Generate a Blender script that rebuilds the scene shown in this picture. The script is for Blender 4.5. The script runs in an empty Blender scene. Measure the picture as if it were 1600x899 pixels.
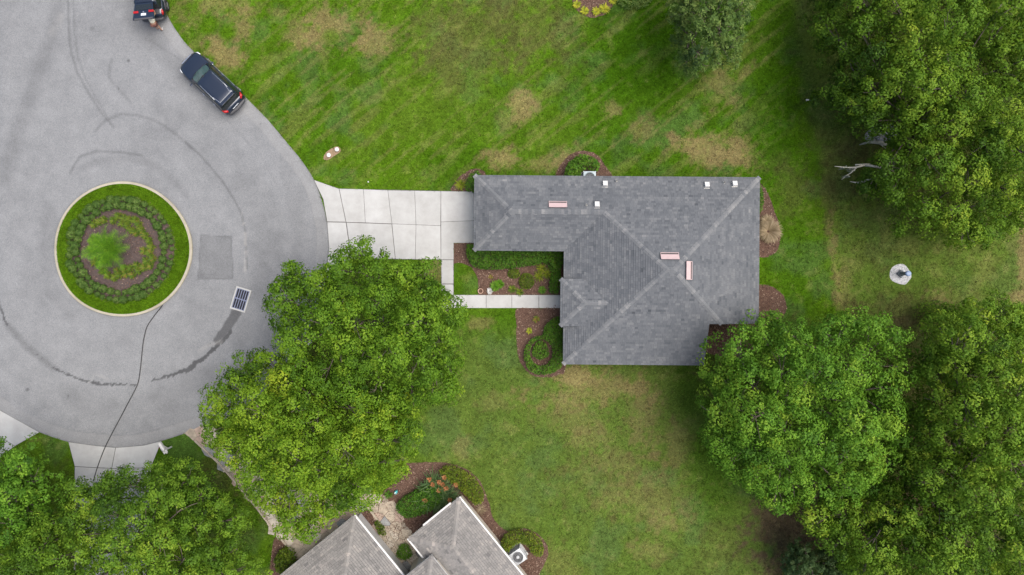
import bpy, bmesh, math, random
import numpy as np
from mathutils import Vector, Matrix
random.seed(7)
RNG = np.random.default_rng(11)
scene = bpy.context.scene
C = scene.collection

# ------------------------------------------------------------------ camera, sky, sun, exposure
H = 46.4            # flying height of the camera, metres
S = 23.0            # photograph pixels per metre on the ground
cam_d = bpy.data.cameras.new('camera')
cam = bpy.data.objects.new('camera', cam_d)
C.objects.link(cam)
cam.location = (0, 0, H)
cam.rotation_euler = (0, 0, 0)
cam_d.sensor_width = 36
cam_d.lens = 18 / ((800 / S) / H)
cam_d.clip_end = 3000
scene.camera = cam

SUN_EL, SUN_AZ = 68.0, 86.0        # elevation, compass azimuth (from north towards east)
w = bpy.data.worlds.new('World')
scene.world = w
w.use_nodes = True
nt = w.node_tree
bg = nt.nodes['Background']
sky = nt.nodes.new('ShaderNodeTexSky')
sky.sky_type = 'NISHITA'
sky.sun_disc = False
sky.sun_elevation = math.radians(SUN_EL)
sky.sun_rotation = math.radians(SUN_AZ)
sky.air_density = 1.0
sky.dust_density = 5.0
sky.ozone_density = 0.6
nt.links.new(sky.outputs[0], bg.inputs[0])
bg.inputs[1].default_value = 0.11
sun_d = bpy.data.lights.new('sun', 'SUN')
sun_d.energy = 2.2
sun_d.angle = math.radians(55)
sun_d.color = (1.0, 0.965, 0.91)
sun = bpy.data.objects.new('sun', sun_d)
C.objects.link(sun)
_a, _e = math.radians(SUN_AZ), math.radians(SUN_EL)
sdir = Vector((math.sin(_a) * math.cos(_e), math.cos(_a) * math.cos(_e), math.sin(_e)))
sun.rotation_euler = sdir.to_track_quat('Z', 'Y').to_euler()
sun.location = (60, 20, 80)
scene.view_settings.view_transform = 'Standard'
scene.view_settings.look = 'None'
scene.view_settings.exposure = 0.9
scene.view_settings.gamma = 1.0
scene.view_settings.use_curve_mapping = False
scene.render.engine = 'CYCLES'

# ------------------------------------------------------------------ helpers
def P(px, py, z=0.0):
    f = (H - z) / H / S
    return Vector(((px - 800) * f, (449.5 - py) * f, z))

def PP(pts, z=0.0):
    return [P(a, b, z) for a, b in pts]

def tag(o, label=None, cat=None, group=None, kind=None):
    if label: o['label'] = label
    if cat: o['category'] = cat
    if group: o['group'] = group
    if kind: o['kind'] = kind
    return o

def empty(name, loc=(0, 0, 0), rz=0.0):
    o = bpy.data.objects.new(name, None)
    o.empty_display_size = 0.3
    C.objects.link(o)
    o.location = loc
    o.rotation_euler = (0, 0, rz)
    return o

def ob(name, me, parent=None):
    o = bpy.data.objects.new(name, me)
    C.objects.link(o)
    if parent is not None:
        o.parent = parent
    return o

def fin(me, m, smooth=False):
    if m is not None:
        for k in (m if isinstance(m, (list, tuple)) else [m]):
            me.materials.append(k)
    if smooth:
        me.polygons.foreach_set('use_smooth', [True] * len(me.polygons))
    me.update()
    return me

def mesh(name, V, F, m=None, parent=None, smooth=False):
    me = bpy.data.meshes.new(name)
    me.from_pydata([tuple(v) for v in V], [], [tuple(f) for f in F])
    fin(me, m, smooth)
    return ob(name, me, parent)

def npmesh(name, V, F, m=None, parent=None, pattr=None, fattr=None, smooth=False, pcol=None):
    """V (n,3), F (m,k) all faces the same size"""
    V = np.asarray(V, np.float32); F = np.asarray(F, np.int32)
    me = bpy.data.meshes.new(name)
    k = F.shape[1]
    me.vertices.add(len(V)); me.vertices.foreach_set('co', V.ravel())
    me.loops.add(F.size); me.loops.foreach_set('vertex_index', F.ravel())
    me.polygons.add(len(F))
    me.polygons.foreach_set('loop_start', np.arange(0, F.size, k, dtype=np.int32))
    me.update(calc_edges=True)
    for a, v in (pattr or {}).items():
        me.attributes.new(a, 'FLOAT', 'POINT').data.foreach_set('value', np.asarray(v, np.float32))
    for a, v in (fattr or {}).items():
        me.attributes.new(a, 'FLOAT', 'FACE').data.foreach_set('value', np.asarray(v, np.float32))
    if pcol is not None:
        c = np.ones((len(V), 4), np.float32); c[:, :3] = pcol
        me.attributes.new('col', 'FLOAT_COLOR', 'POINT').data.foreach_set('color', c.ravel())
    fin(me, m, smooth)
    return ob(name, me, parent)

class MB:
    """collects polygons into one mesh"""
    def __init__(s): s.V = []; s.F = []; s.T = []
    def poly(s, pts, t=0.5):
        n = len(s.V); s.V += [tuple(p) for p in pts]; s.F.append(tuple(range(n, n + len(pts)))); s.T.append(t)
    def box(s, c, d, rz=0.0, t=0.5, M=None):
        hx, hy, hz = d[0] / 2, d[1] / 2, d[2] / 2
        R = M if M is not None else Matrix.Rotation(rz, 3, 'Z')
        c = Vector(c)
        q = [c + R @ Vector((x * hx, y * hy, z * hz)) for z in (-1, 1) for x, y in ((-1, -1), (1, -1), (1, 1), (-1, 1))]
        n = len(s.V); s.V += [tuple(p) for p in q]
        for f in ((0, 3, 2, 1), (4, 5, 6, 7), (0, 1, 5, 4), (1, 2, 6, 5), (2, 3, 7, 6), (3, 0, 4, 7)):
            s.F.append(tuple(n + i for i in f)); s.T.append(t)
    def bar(s, a, b, wd, ht, t=0.5):
        a, b = Vector(a), Vector(b); d = b - a
        M = d.to_track_quat('X', 'Z').to_matrix()
        s.box((a + b) / 2, (d.length, wd, ht), t=t, M=M)
    def tube(s, pts, radii, n=6, cap=True, t=0.5):
        pts = [Vector(p) for p in pts]
        rings = []
        for i, p in enumerate(pts):
            d = (pts[min(i + 1, len(pts) - 1)] - pts[max(i - 1, 0)])
            d = d.normalized() if d.length > 1e-6 else Vector((0, 0, 1))
            up = Vector((0, 0, 1)) if abs(d.z) < 0.95 else Vector((1, 0, 0))
            x = d.cross(up).normalized(); y = d.cross(x).normalized()
            r = radii[i] if isinstance(radii, (list, tuple)) else radii
            b = len(s.V)
            for k in range(n):
                a = 2 * math.pi * k / n
                s.V.append(tuple(p + x * (r * math.cos(a)) + y * (r * math.sin(a))))
            rings.append(b)
        for i in range(len(rings) - 1):
            for k in range(n):
                k2 = (k + 1) % n
                s.F.append((rings[i] + k, rings[i + 1] + k, rings[i + 1] + k2, rings[i] + k2)); s.T.append(t)
        if cap:
            s.F.append(tuple(rings[0] + k for k in range(n))); s.T.append(t)
            s.F.append(tuple(rings[-1] + k for k in reversed(range(n)))); s.T.append(t)
    def disc(s, c, r, z0, z1, n=24, t=0.5, r1=None):
        r1 = r if r1 is None else r1
        s.tube([(c[0], c[1], z0), (c[0], c[1], z1)], [r, r1], n, True, t)
    def prism(s, pts, z0, z1, t=0.5):
        n = len(pts)
        a = sum(pts[i][0] * pts[(i + 1) % n][1] - pts[(i + 1) % n][0] * pts[i][1] for i in range(n))
        if a < 0: pts = list(reversed(pts))
        b = len(s.V)
        s.V += [(p[0], p[1], z0) for p in pts] + [(p[0], p[1], z1) for p in pts]
        s.F.append(tuple(b + n + i for i in range(n))); s.T.append(t)
        s.F.append(tuple(b + i for i in reversed(range(n)))); s.T.append(t)
        for i in range(n):
            j = (i + 1) % n
            s.F.append((b + i, b + j, b + n + j, b + n + i)); s.T.append(t)
    def build(s, name, m, parent=None, smooth=False, tint=False):
        me = bpy.data.meshes.new(name)
        me.from_pydata(s.V, [], s.F)
        if tint:
            me.attributes.new('tint', 'FLOAT', 'FACE').data.foreach_set('value', s.T)
        fin(me, m, smooth)
        return ob(name, me, parent)

def bevel(o, wd=0.01, seg=2, angle=True):
    b = o.modifiers.new('bevel', 'BEVEL'); b.width = wd; b.segments = seg
    b.limit_method = 'ANGLE'; b.angle_limit = math.radians(35)
    return o

_tab = np.random.default_rng(3).random((256, 256))
def vnoise(x, y, sc, seed=0):
    x = np.asarray(x) / sc + seed * 17.3; y = np.asarray(y) / sc + seed * 9.1
    xi = np.floor(x).astype(int); yi = np.floor(y).astype(int)
    fx = x - xi; fy = y - yi
    fx = fx * fx * (3 - 2 * fx); fy = fy * fy * (3 - 2 * fy)
    g = lambda a, b: _tab[a % 256, b % 256]
    return (g(xi, yi) * (1 - fx) + g(xi + 1, yi) * fx) * (1 - fy) + (g(xi, yi + 1) * (1 - fx) + g(xi + 1, yi + 1) * fx) * fy
def fbm(x, y, sc, seed=0, o=4):
    t = 0; a = 1; n = 0
    for i in range(o):
        t = t + a * vnoise(x, y, sc / 2 ** i, seed + i); n += a; a *= 0.55
    return t / n
def sstep(a, b, x):
    t = np.clip((x - a) / (b - a), 0, 1)
    return t * t * (3 - 2 * t)

def inpoly(x, y, poly):
    x = np.asarray(x); y = np.asarray(y)
    r = np.zeros(x.shape, bool)
    n = len(poly)
    for i in range(n):
        x1, y1 = poly[i][0], poly[i][1]; x2, y2 = poly[(i + 1) % n][0], poly[(i + 1) % n][1]
        c = ((y1 > y) != (y2 > y))
        with np.errstate(divide='ignore', invalid='ignore'):
            xx = (x2 - x1) * (y - y1) / ((y2 - y1) if y2 != y1 else 1e-12) + x1
        r ^= c & (x < xx)
    return r
def distline(x, y, pts):
    """distance to a polyline and the fraction along it"""
    best = np.full(np.shape(x), 1e9); tt = np.zeros(np.shape(x))
    n = len(pts) - 1
    for i in range(n):
        ax, ay = pts[i][0], pts[i][1]; bx, by = pts[i + 1][0], pts[i + 1][1]
        dx, dy = bx - ax, by - ay
        t = np.clip(((x - ax) * dx + (y - ay) * dy) / (dx * dx + dy * dy + 1e-12), 0, 1)
        d = np.hypot(x - ax - t * dx, y - ay - t * dy)
        k = d < best
        best = np.where(k, d, best); tt = np.where(k, (i + t) / n, tt)
    return best, tt
def spline(pts, per=6, closed=True):
    n = len(pts); out = []
    rng = range(n) if closed else range(n - 1)
    for i in rng:
        g = (lambda k: pts[k % n]) if closed else (lambda k: pts[min(max(k, 0), n - 1)])
        p0, p1, p2, p3 = g(i - 1), g(i), g(i + 1), g(i + 2)
        for j in range(per):
            t = j / per
            out.append(tuple(0.5 * (2 * b + (c - a) * t + (2 * a - 5 * b + 4 * c - d) * t * t + (3 * b - a - 3 * c + d) * t ** 3)
                             for a, b, c, d in zip(p0, p1, p2, p3)))
    if not closed: out.append(tuple(pts[-1]))
    return out
def clip_half(poly, nx, ny, c):
    """keep nx*x+ny*y<=c"""
    out = []
    n = len(poly)
    for i in range(n):
        a, b = poly[i], poly[(i + 1) % n]
        da, db = nx * a[0] + ny * a[1] - c, nx * b[0] + ny * b[1] - c
        if da <= 0: out.append(a)
        if (da < 0 < db) or (db < 0 < da):
            t = da / (da - db)
            out.append((a[0] + t * (b[0] - a[0]), a[1] + t * (b[1] - a[1])))
    return out
def clip_convex(poly, conv):
    n = len(conv)
    ar = sum(conv[i][0] * conv[(i + 1) % n][1] - conv[(i + 1) % n][0] * conv[i][1] for i in range(n))
    for i in range(n):
        a, b = conv[i], conv[(i + 1) % n]
        nx, ny = (b[1] - a[1]), -(b[0] - a[0])
        if ar < 0: nx, ny = -nx, -ny
        poly = clip_half(poly, nx, ny, nx * a[0] + ny * a[1])
        if len(poly) < 3: return []
    return poly
def area(p):
    n = len(p)
    return abs(sum(p[i][0] * p[(i + 1) % n][1] - p[(i + 1) % n][0] * p[i][1] for i in range(n))) / 2

# ------------------------------------------------------------------ materials
class NT:
    def __init__(s, name):
        s.m = bpy.data.materials.new(name); s.m.use_nodes = True
        s.t = s.m.node_tree; s.b = s.t.nodes['Principled BSDF']
    def n(s, t, **kw):
        x = s.t.nodes.new(t)
        for k, v in kw.items(): setattr(x, k, v)
        return x
    def l(s, a, b): s.t.links.new(a, b)
    def noise(s, scale, detail=4, rough=0.55, co=None):
        x = s.n('ShaderNodeTexNoise'); x.inputs['Scale'].default_value = scale
        x.inputs['Detail'].default_value = detail; x.inputs['Roughness'].default_value = rough
        if co is None:
            if not hasattr(s, 'co'):
                g = s.n('ShaderNodeNewGeometry'); s.co = g.outputs['Position']
            co = s.co
        s.l(co, x.inputs['Vector'])
        return x.outputs['Fac']
    def ramp(s, fac, stops):
        r = s.n('ShaderNodeValToRGB'); e = r.color_ramp.elements
        while len(e) < len(stops): e.new(0.5)
        for k, (p, c) in enumerate(stops):
            e[k].position = p; e[k].color = (c[0], c[1], c[2], 1)
        s.l(fac, r.inputs[0]); return r.outputs[0]
    def attr(s, name, out='Fac'):
        a = s.n('ShaderNodeAttribute'); a.attribute_name = name; return a.outputs[out]
    def mix(s, fac, a, b, mode='MIX'):
        x = s.n('ShaderNodeMix', data_type='RGBA', blend_type=mode)
        for sock, v in ((x.inputs[0], fac), (x.inputs[6], a), (x.inputs[7], b)):
            if isinstance(v, (int, float)): sock.default_value = v
            elif isinstance(v, tuple): sock.default_value = (v[0], v[1], v[2], 1)
            else: s.l(v, sock)
        return x.outputs[2]
    def math(s, op, a, b=0.0):
        x = s.n('ShaderNodeMath', operation=op)
        for sock, v in ((x.inputs[0], a), (x.inputs[1], b)):
            if isinstance(v, (int, float)): sock.default_value = v
            else: s.l(v, sock)
        return x.outputs[0]
    def bump(s, h, strength=0.5, dist=0.02):
        x = s.n('ShaderNodeBump'); x.inputs['Strength'].default_value = strength
        x.inputs['Distance'].default_value = dist
        s.l(h, x.inputs['Height']); s.l(x.outputs[0], s.b.inputs['Normal'])
    def set(s, col=None, rough=0.8, metal=0.0, spec=None):
        if col is not None:
            if isinstance(col, tuple): s.b.inputs['Base Color'].default_value = (col[0], col[1], col[2], 1)
            else: s.l(col, s.b.inputs['Base Color'])
        if isinstance(rough, (int, float)): s.b.inputs['Roughness'].default_value = rough
        else: s.l(rough, s.b.inputs['Roughness'])
        s.b.inputs['Metallic'].default_value = metal
        if spec is not None: s.b.inputs['Specular IOR Level'].default_value = spec
        return s.m

def simple(name, c, rough=0.6, metal=0.0, var=0.12, scale=6.0, bump=0.0, spec=None):
    t = NT(name)
    f = t.noise(scale, 4)
    lo = tuple(k * (1 - var) for k in c); hi = tuple(min(1, k * (1 + var)) for k in c)
    col = t.ramp(f, [(0.3, lo), (0.7, hi)])
    if bump: t.bump(t.noise(scale * 6, 3), bump, 0.01)
    return t.set(col, rough, metal, spec)

def leafmat(name, cols, trans=0.35):
    """cols: list of colours along the per-leaf tint"""
    t = NT(name)
    n = len(cols)
    col = t.ramp(t.attr('tint'), [(i / (n - 1), c) for i, c in enumerate(cols)])
    t.set(col, 0.6, 0, 0.15)
    tr = t.n('ShaderNodeBsdfTranslucent')
    bc = t.mix(0.5, col, (0.16, 0.24, 0.02))
    t.l(bc, tr.inputs[0])
    mx = t.n('ShaderNodeMixShader'); mx.inputs[0].default_value = trans
    t.l(t.b.outputs[0], mx.inputs[1]); t.l(tr.outputs[0], mx.inputs[2])
    out = t.t.nodes['Material Output']; t.l(mx.outputs[0], out.inputs[0])
    return t.m

M = {}
t = NT('lawn_soil')
c = t.attr('col', 'Color')
f1 = t.ramp(t.noise(7, 5, 0.75), [(0.3, (0.6, 0.6, 0.6)), (0.72, (1.35, 1.35, 1.3))])
f2 = t.ramp(t.noise(26, 3, 0.75), [(0.3, (0.5, 0.5, 0.5)), (0.7, (1.4, 1.4, 1.35))])
c = t.mix(1.0, c, f1, 'MULTIPLY'); c = t.mix(1.0, c, f2, 'MULTIPLY')
t.bump(t.noise(40, 4, 0.7), 0.7, 0.04)
M['lawn'] = t.set(c, 1.0, 0, 0.0)
t = NT('grass_blade')
c = t.attr('col', 'Color')
t.set(c, 1.0, 0, 0.0)
M['blade'] = t.m
t = NT('asphalt')
g1 = t.noise(.9, 6, 0.65); g2 = t.noise(30, 3, 0.8); g3 = t.noise(10, 4, 0.75)
c = t.ramp(g1, [(0.3, (0.152, 0.157, 0.163)), (0.7, (0.192, 0.197, 0.203))])
sp = t.ramp(g2, [(0.28, (0.58, 0.58, 0.58)), (0.5, (1.0, 1.0, 1.0)), (0.72, (1.45, 1.45, 1.45))])
c = t.mix(1.0, c, sp, 'MULTIPLY')
c = t.mix(1.0, c, t.ramp(g3, [(0.3, (0.90, 0.90, 0.90)), (0.7, (1.1, 1.1, 1.1))]), 'MULTIPLY')
st = t.attr('stain')
c = t.mix(st, c, (0.028, 0.028, 0.030))
c = t.mix(t.attr('pale'), c, (0.34, 0.33, 0.31))
t.bump(g2, 0.35, 0.01)
M['asphalt'] = t.set(c, 0.9, 0, 0.2)
def concrete(name, a, b):
    t = NT(name)
    oi = t.n('ShaderNodeObjectInfo')
    n1 = t.noise(0.9, 6, 0.65); n2 = t.noise(30, 3, 0.7)
    c = t.ramp(n1, [(0.28, a), (0.72, b)])
    c = t.mix(1.0, c, t.ramp(n2, [(0.3, (0.9, 0.9, 0.9)), (0.7, (1.06, 1.06, 1.06))]), 'MULTIPLY')
    sc = t.ramp(oi.outputs['Random'], [(0, (0.93, 0.93, 0.925)), (1, (1.05, 1.05, 1.05))])
    c = t.mix(1.0, c, sc, 'MULTIPLY')
    t.bump(n2, 0.2, 0.005)
    return t.set(c, 0.85, 0, 0.25)
M['concrete'] = concrete('driveway_concrete', (0.305, 0.303, 0.292), (0.40, 0.402, 0.396))
M['kerb'] = concrete('kerb_concrete', (0.26, 0.235, 0.175), (0.36, 0.335, 0.265))
M['joint'] = simple('joint_filler', (0.07, 0.065, 0.06), 0.9)
t = NT('mulch')
a = t.noise(14, 5, 0.7); b = t.noise(70, 3, 0.75)
c = t.ramp(a, [(0.3, (0.060, 0.036, 0.027)), (0.5, (0.105, 0.064, 0.048)), (0.72, (0.165, 0.105, 0.080))])
c = t.mix(1.0, c, t.ramp(b, [(0.3, (0.55, 0.55, 0.55)), (0.7, (1.3, 1.3, 1.3))]), 'MULTIPLY')
t.bump(b, 0.9, 0.03)
M['mulch'] = t.set(c, 0.95, 0, 0.1)
t = NT('mulch_chip')
M['chip'] = t.set(t.ramp(t.attr('tint'), [(0, (0.045, 0.026, 0.02)), (0.5, (0.12, 0.07, 0.052)), (0.85, (0.19, 0.125, 0.095)), (1, (0.34, 0.26, 0.20))]), 0.9, 0, 0.1)
def shingle(name, cols, warm):
    t = NT(name)
    n = len(cols)
    c = t.ramp(t.attr('tint'), [(i / (n - 1), k) for i, k in enumerate(cols)])
    c = t.mix(1.0, c, t.ramp(t.noise(1.1, 5, 0.7), [(0.3, (0.92, 0.925, 0.93)), (0.7, (1.08, 1.07, 1.06))]), 'MULTIPLY')
    c = t.mix(1.0, c, t.ramp(t.noise(80, 2, 0.7), [(0.3, (0.8, 0.8, 0.8)), (0.7, (1.2, 1.2, 1.2))]), 'MULTIPLY')
    t.bump(t.noise(120, 2), 0.3, 0.004)
    return t.set(c, 0.95, 0, 0.15)
M['shingle'] = shingle('slate_grey_shingle', [(0.052, 0.057, 0.065), (0.082, 0.089, 0.099), (0.106, 0.113, 0.123), (0.138, 0.143, 0.150), (0.182, 0.185, 0.188)], 0)
M['shingle_b'] = shingle('weathered_grey_shingle', [(0.085, 0.083, 0.086), (0.145, 0.140, 0.135), (0.185, 0.178, 0.170), (0.235, 0.220, 0.205), (0.32, 0.29, 0.265)], 0)
M['deck'] = simple('roof_felt', (0.06, 0.062, 0.066), 0.95)
M['white'] = simple('white_paint', (0.50, 0.495, 0.485), 0.5, var=0.05)
M['fascia'] = simple('grey_fascia', (0.30, 0.31, 0.32), 0.6, var=0.08)
M['stucco'] = simple('cream_stucco', (0.52, 0.47, 0.39), 0.9, var=0.06, bump=0.3)
M['vent'] = simple('pale_pink_vent', (0.43, 0.32, 0.32), 0.5, var=0.05)
M['vent_dark'] = simple('vent_mesh', (0.05, 0.04, 0.04), 0.7)
M['lead'] = simple('lead_pipe', (0.42, 0.41, 0.38), 0.5, var=0.2)
M['glass'] = simple('window_glass', (0.02, 0.03, 0.035), 0.06, var=0.02, spec=0.6)
M['bark'] = simple('oak_bark', (0.115, 0.095, 0.075), 0.95, var=0.35, scale=5, bump=0.8)
M['twig'] = simple('grey_dead_wood', (0.30, 0.29, 0.25), 0.9, var=0.25)
M['moss'] = simple('spanish_moss', (0.20, 0.21, 0.17), 0.95, var=0.25)
M['black'] = simple('black_plastic', (0.016, 0.016, 0.018), 0.5, var=0.1)
M['cable'] = simple('black_rubber', (0.02, 0.02, 0.022), 0.7)
M['steel'] = simple('grate_steel', (0.16, 0.18, 0.26), 0.5, 0.3, var=0.2)
M['pit'] = simple('dark_pit', (0.012, 0.012, 0.016), 0.95)
M['rock'] = simple('pale_rock', (0.27, 0.265, 0.28), 0.9, var=0.3, scale=4, bump=0.5)
M['gravel_white'] = simple('white_gravel', (0.43, 0.435, 0.45), 0.9, var=0.25, scale=30, bump=0.6)
# ------------------------------------------------------------------ outlines on the ground (photograph pixels -> metres)
ROAD_PX = spline([(240, -260), (244, -140), (248, -40), (252, 0), (264.6, 29.6), (279, 53), (298, 76), (340, 113), (381, 150), (418, 187), (450, 225), (472, 252), (490, 280),
                  (502.6, 312), (510, 343), (514, 375), (510, 430), (493, 490), (462, 552), (420, 604), (372, 643), (330, 664), (300, 674),
                  (253, 689), (225, 696), (199, 699.6), (180, 699.6), (146, 696), (107, 690.6), (62, 675.6), (18.8, 656), (0, 641), (-60, 600), (-110, 530),
                  (-135, 440), (-138, 340), (-120, 240), (-85, 150), (-62, 50), (-58, -40), (-62, -140), (-68, -260)], 4)
ROAD = [(p.x, p.y) for p in PP(ROAD_PX)]
ISL = (192.5, 390.0)
def ellipse(cx, cy, rx, ry, n=64, wob=0.0, seed=0):
    out = []
    for i in range(n):
        a = 2 * math.pi * i / n
        k = 1 + wob * (math.sin(3 * a + seed) + 0.6 * math.sin(5 * a + seed * 2.1))
        out.append((cx + rx * k * math.cos(a), cy + ry * k * math.sin(a)))
    return out
ISL_OUT = ellipse(193, 390, 107.5, 105.5, 96, 0.007, 1)
ISL_IN = ellipse(193, 390, 103.6, 101.6, 96, 0.007, 1)
ISL_BED = ellipse(190, 389.5, 87, 85.5, 80, 0.003)
DRIVE_PX = [(490, 281), (530, 295), (741, 299.5), (741, 380), (709, 380), (709, 482), (690, 482), (689, 406), (549, 405), (508, 437), (514, 389), (511, 347), (505, 312)]
WALK_PX = [(709, 461), (880, 461), (880, 481.5), (709, 481.5)]
DRIVE2_PX = [(107, 690.6), (146, 696), (180, 699.6), (225, 696), (253, 689), (236, 731), (228, 920), (115, 920), (117, 729)]
DRIVE3_PX = [(-60, 600), (0, 641), (62, 675.6), (24, 697), (-40, 745), (-110, 690)]
STONE_PX = [(287, 677), (335, 664), (390, 715), (440, 760), (520, 785), (583, 764), (603, 776), (628, 812), (648, 838), (664, 872), (640, 905), (612, 905), (575, 800),
            (553, 808), (505, 846), (466, 873), (430, 832), (400, 792), (345, 727), (305, 689)]
BEDS = {
 'front': ([(709, 380), (745, 379), (882, 379), (883, 461), (748, 461), (747, 437), (737, 417), (722, 411), (709, 412)], False),
 'south': (spline([(808, 482.5), (845, 482.5), (884, 482.5), (884, 572), (873, 586), (850, 590), (829, 585), (814, 568), (808, 545), (807, 510)], 5), False),
 'garage': (spline([(706, 298.5), (712, 284), (724, 272), (742, 264), (757, 268), (760, 285), (748, 298.5)], 5), False),
 'condenser': (spline([(870, 282), (880, 252), (904, 236), (930, 240), (946, 260), (957, 282), (915, 296)], 5), False),
 'east': (spline([(1176, 285), (1196, 295), (1208, 325), (1219, 362), (1212, 395), (1180, 398), (1170, 340)], 5), False),
 'east_low': (spline([(1172, 450), (1190, 445), (1208, 449), (1224, 463), (1229, 484), (1215, 500), (1175, 502)], 5), False),
 'notch': (spline([(1090, 500), (1190, 500), (1192, 540), (1165, 560), (1125, 556), (1106, 552), (1090, 545)], 5), False),
 'neighbour': (spline([(596, 775), (618, 752), (622, 728), (650, 723), (695, 723), (728, 733), (750, 752), (763, 782), (770, 808), (790, 828), (820, 826), (845, 838), (857, 860),
                (848, 886), (825, 920), (760, 930), (700, 900), (640, 880), (612, 812)], 4), False),
 'neighbour_strip': ([(560, 806), (583, 770), (596, 780), (662, 880), (636, 905), (600, 860)], False),
 'neighbour_west': (spline([(424, 868), (432, 838), (452, 860), (475, 880), (470, 925), (424, 925)], 5), False),
 'flower': (ellipse(927, -6, 33, 34, 40, 0.01), False),
}
NOGRASS = [ROAD_PX, DRIVE_PX, WALK_PX, DRIVE2_PX, DRIVE3_PX, STONE_PX,
           ellipse(1407, 430, 18, 18, 24), [(506, 246), (512, 236), (526, 229), (532, 236), (526, 243), (513, 251)]] + [b[0] for b in BEDS.values()]
HOUSE_PX = [(748, 280), (1178, 280), (1178, 500), (1100, 500), (1095, 560), (888, 560), (888, 390), (748, 390)]
NOGRASS.append(HOUSE_PX)

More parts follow.
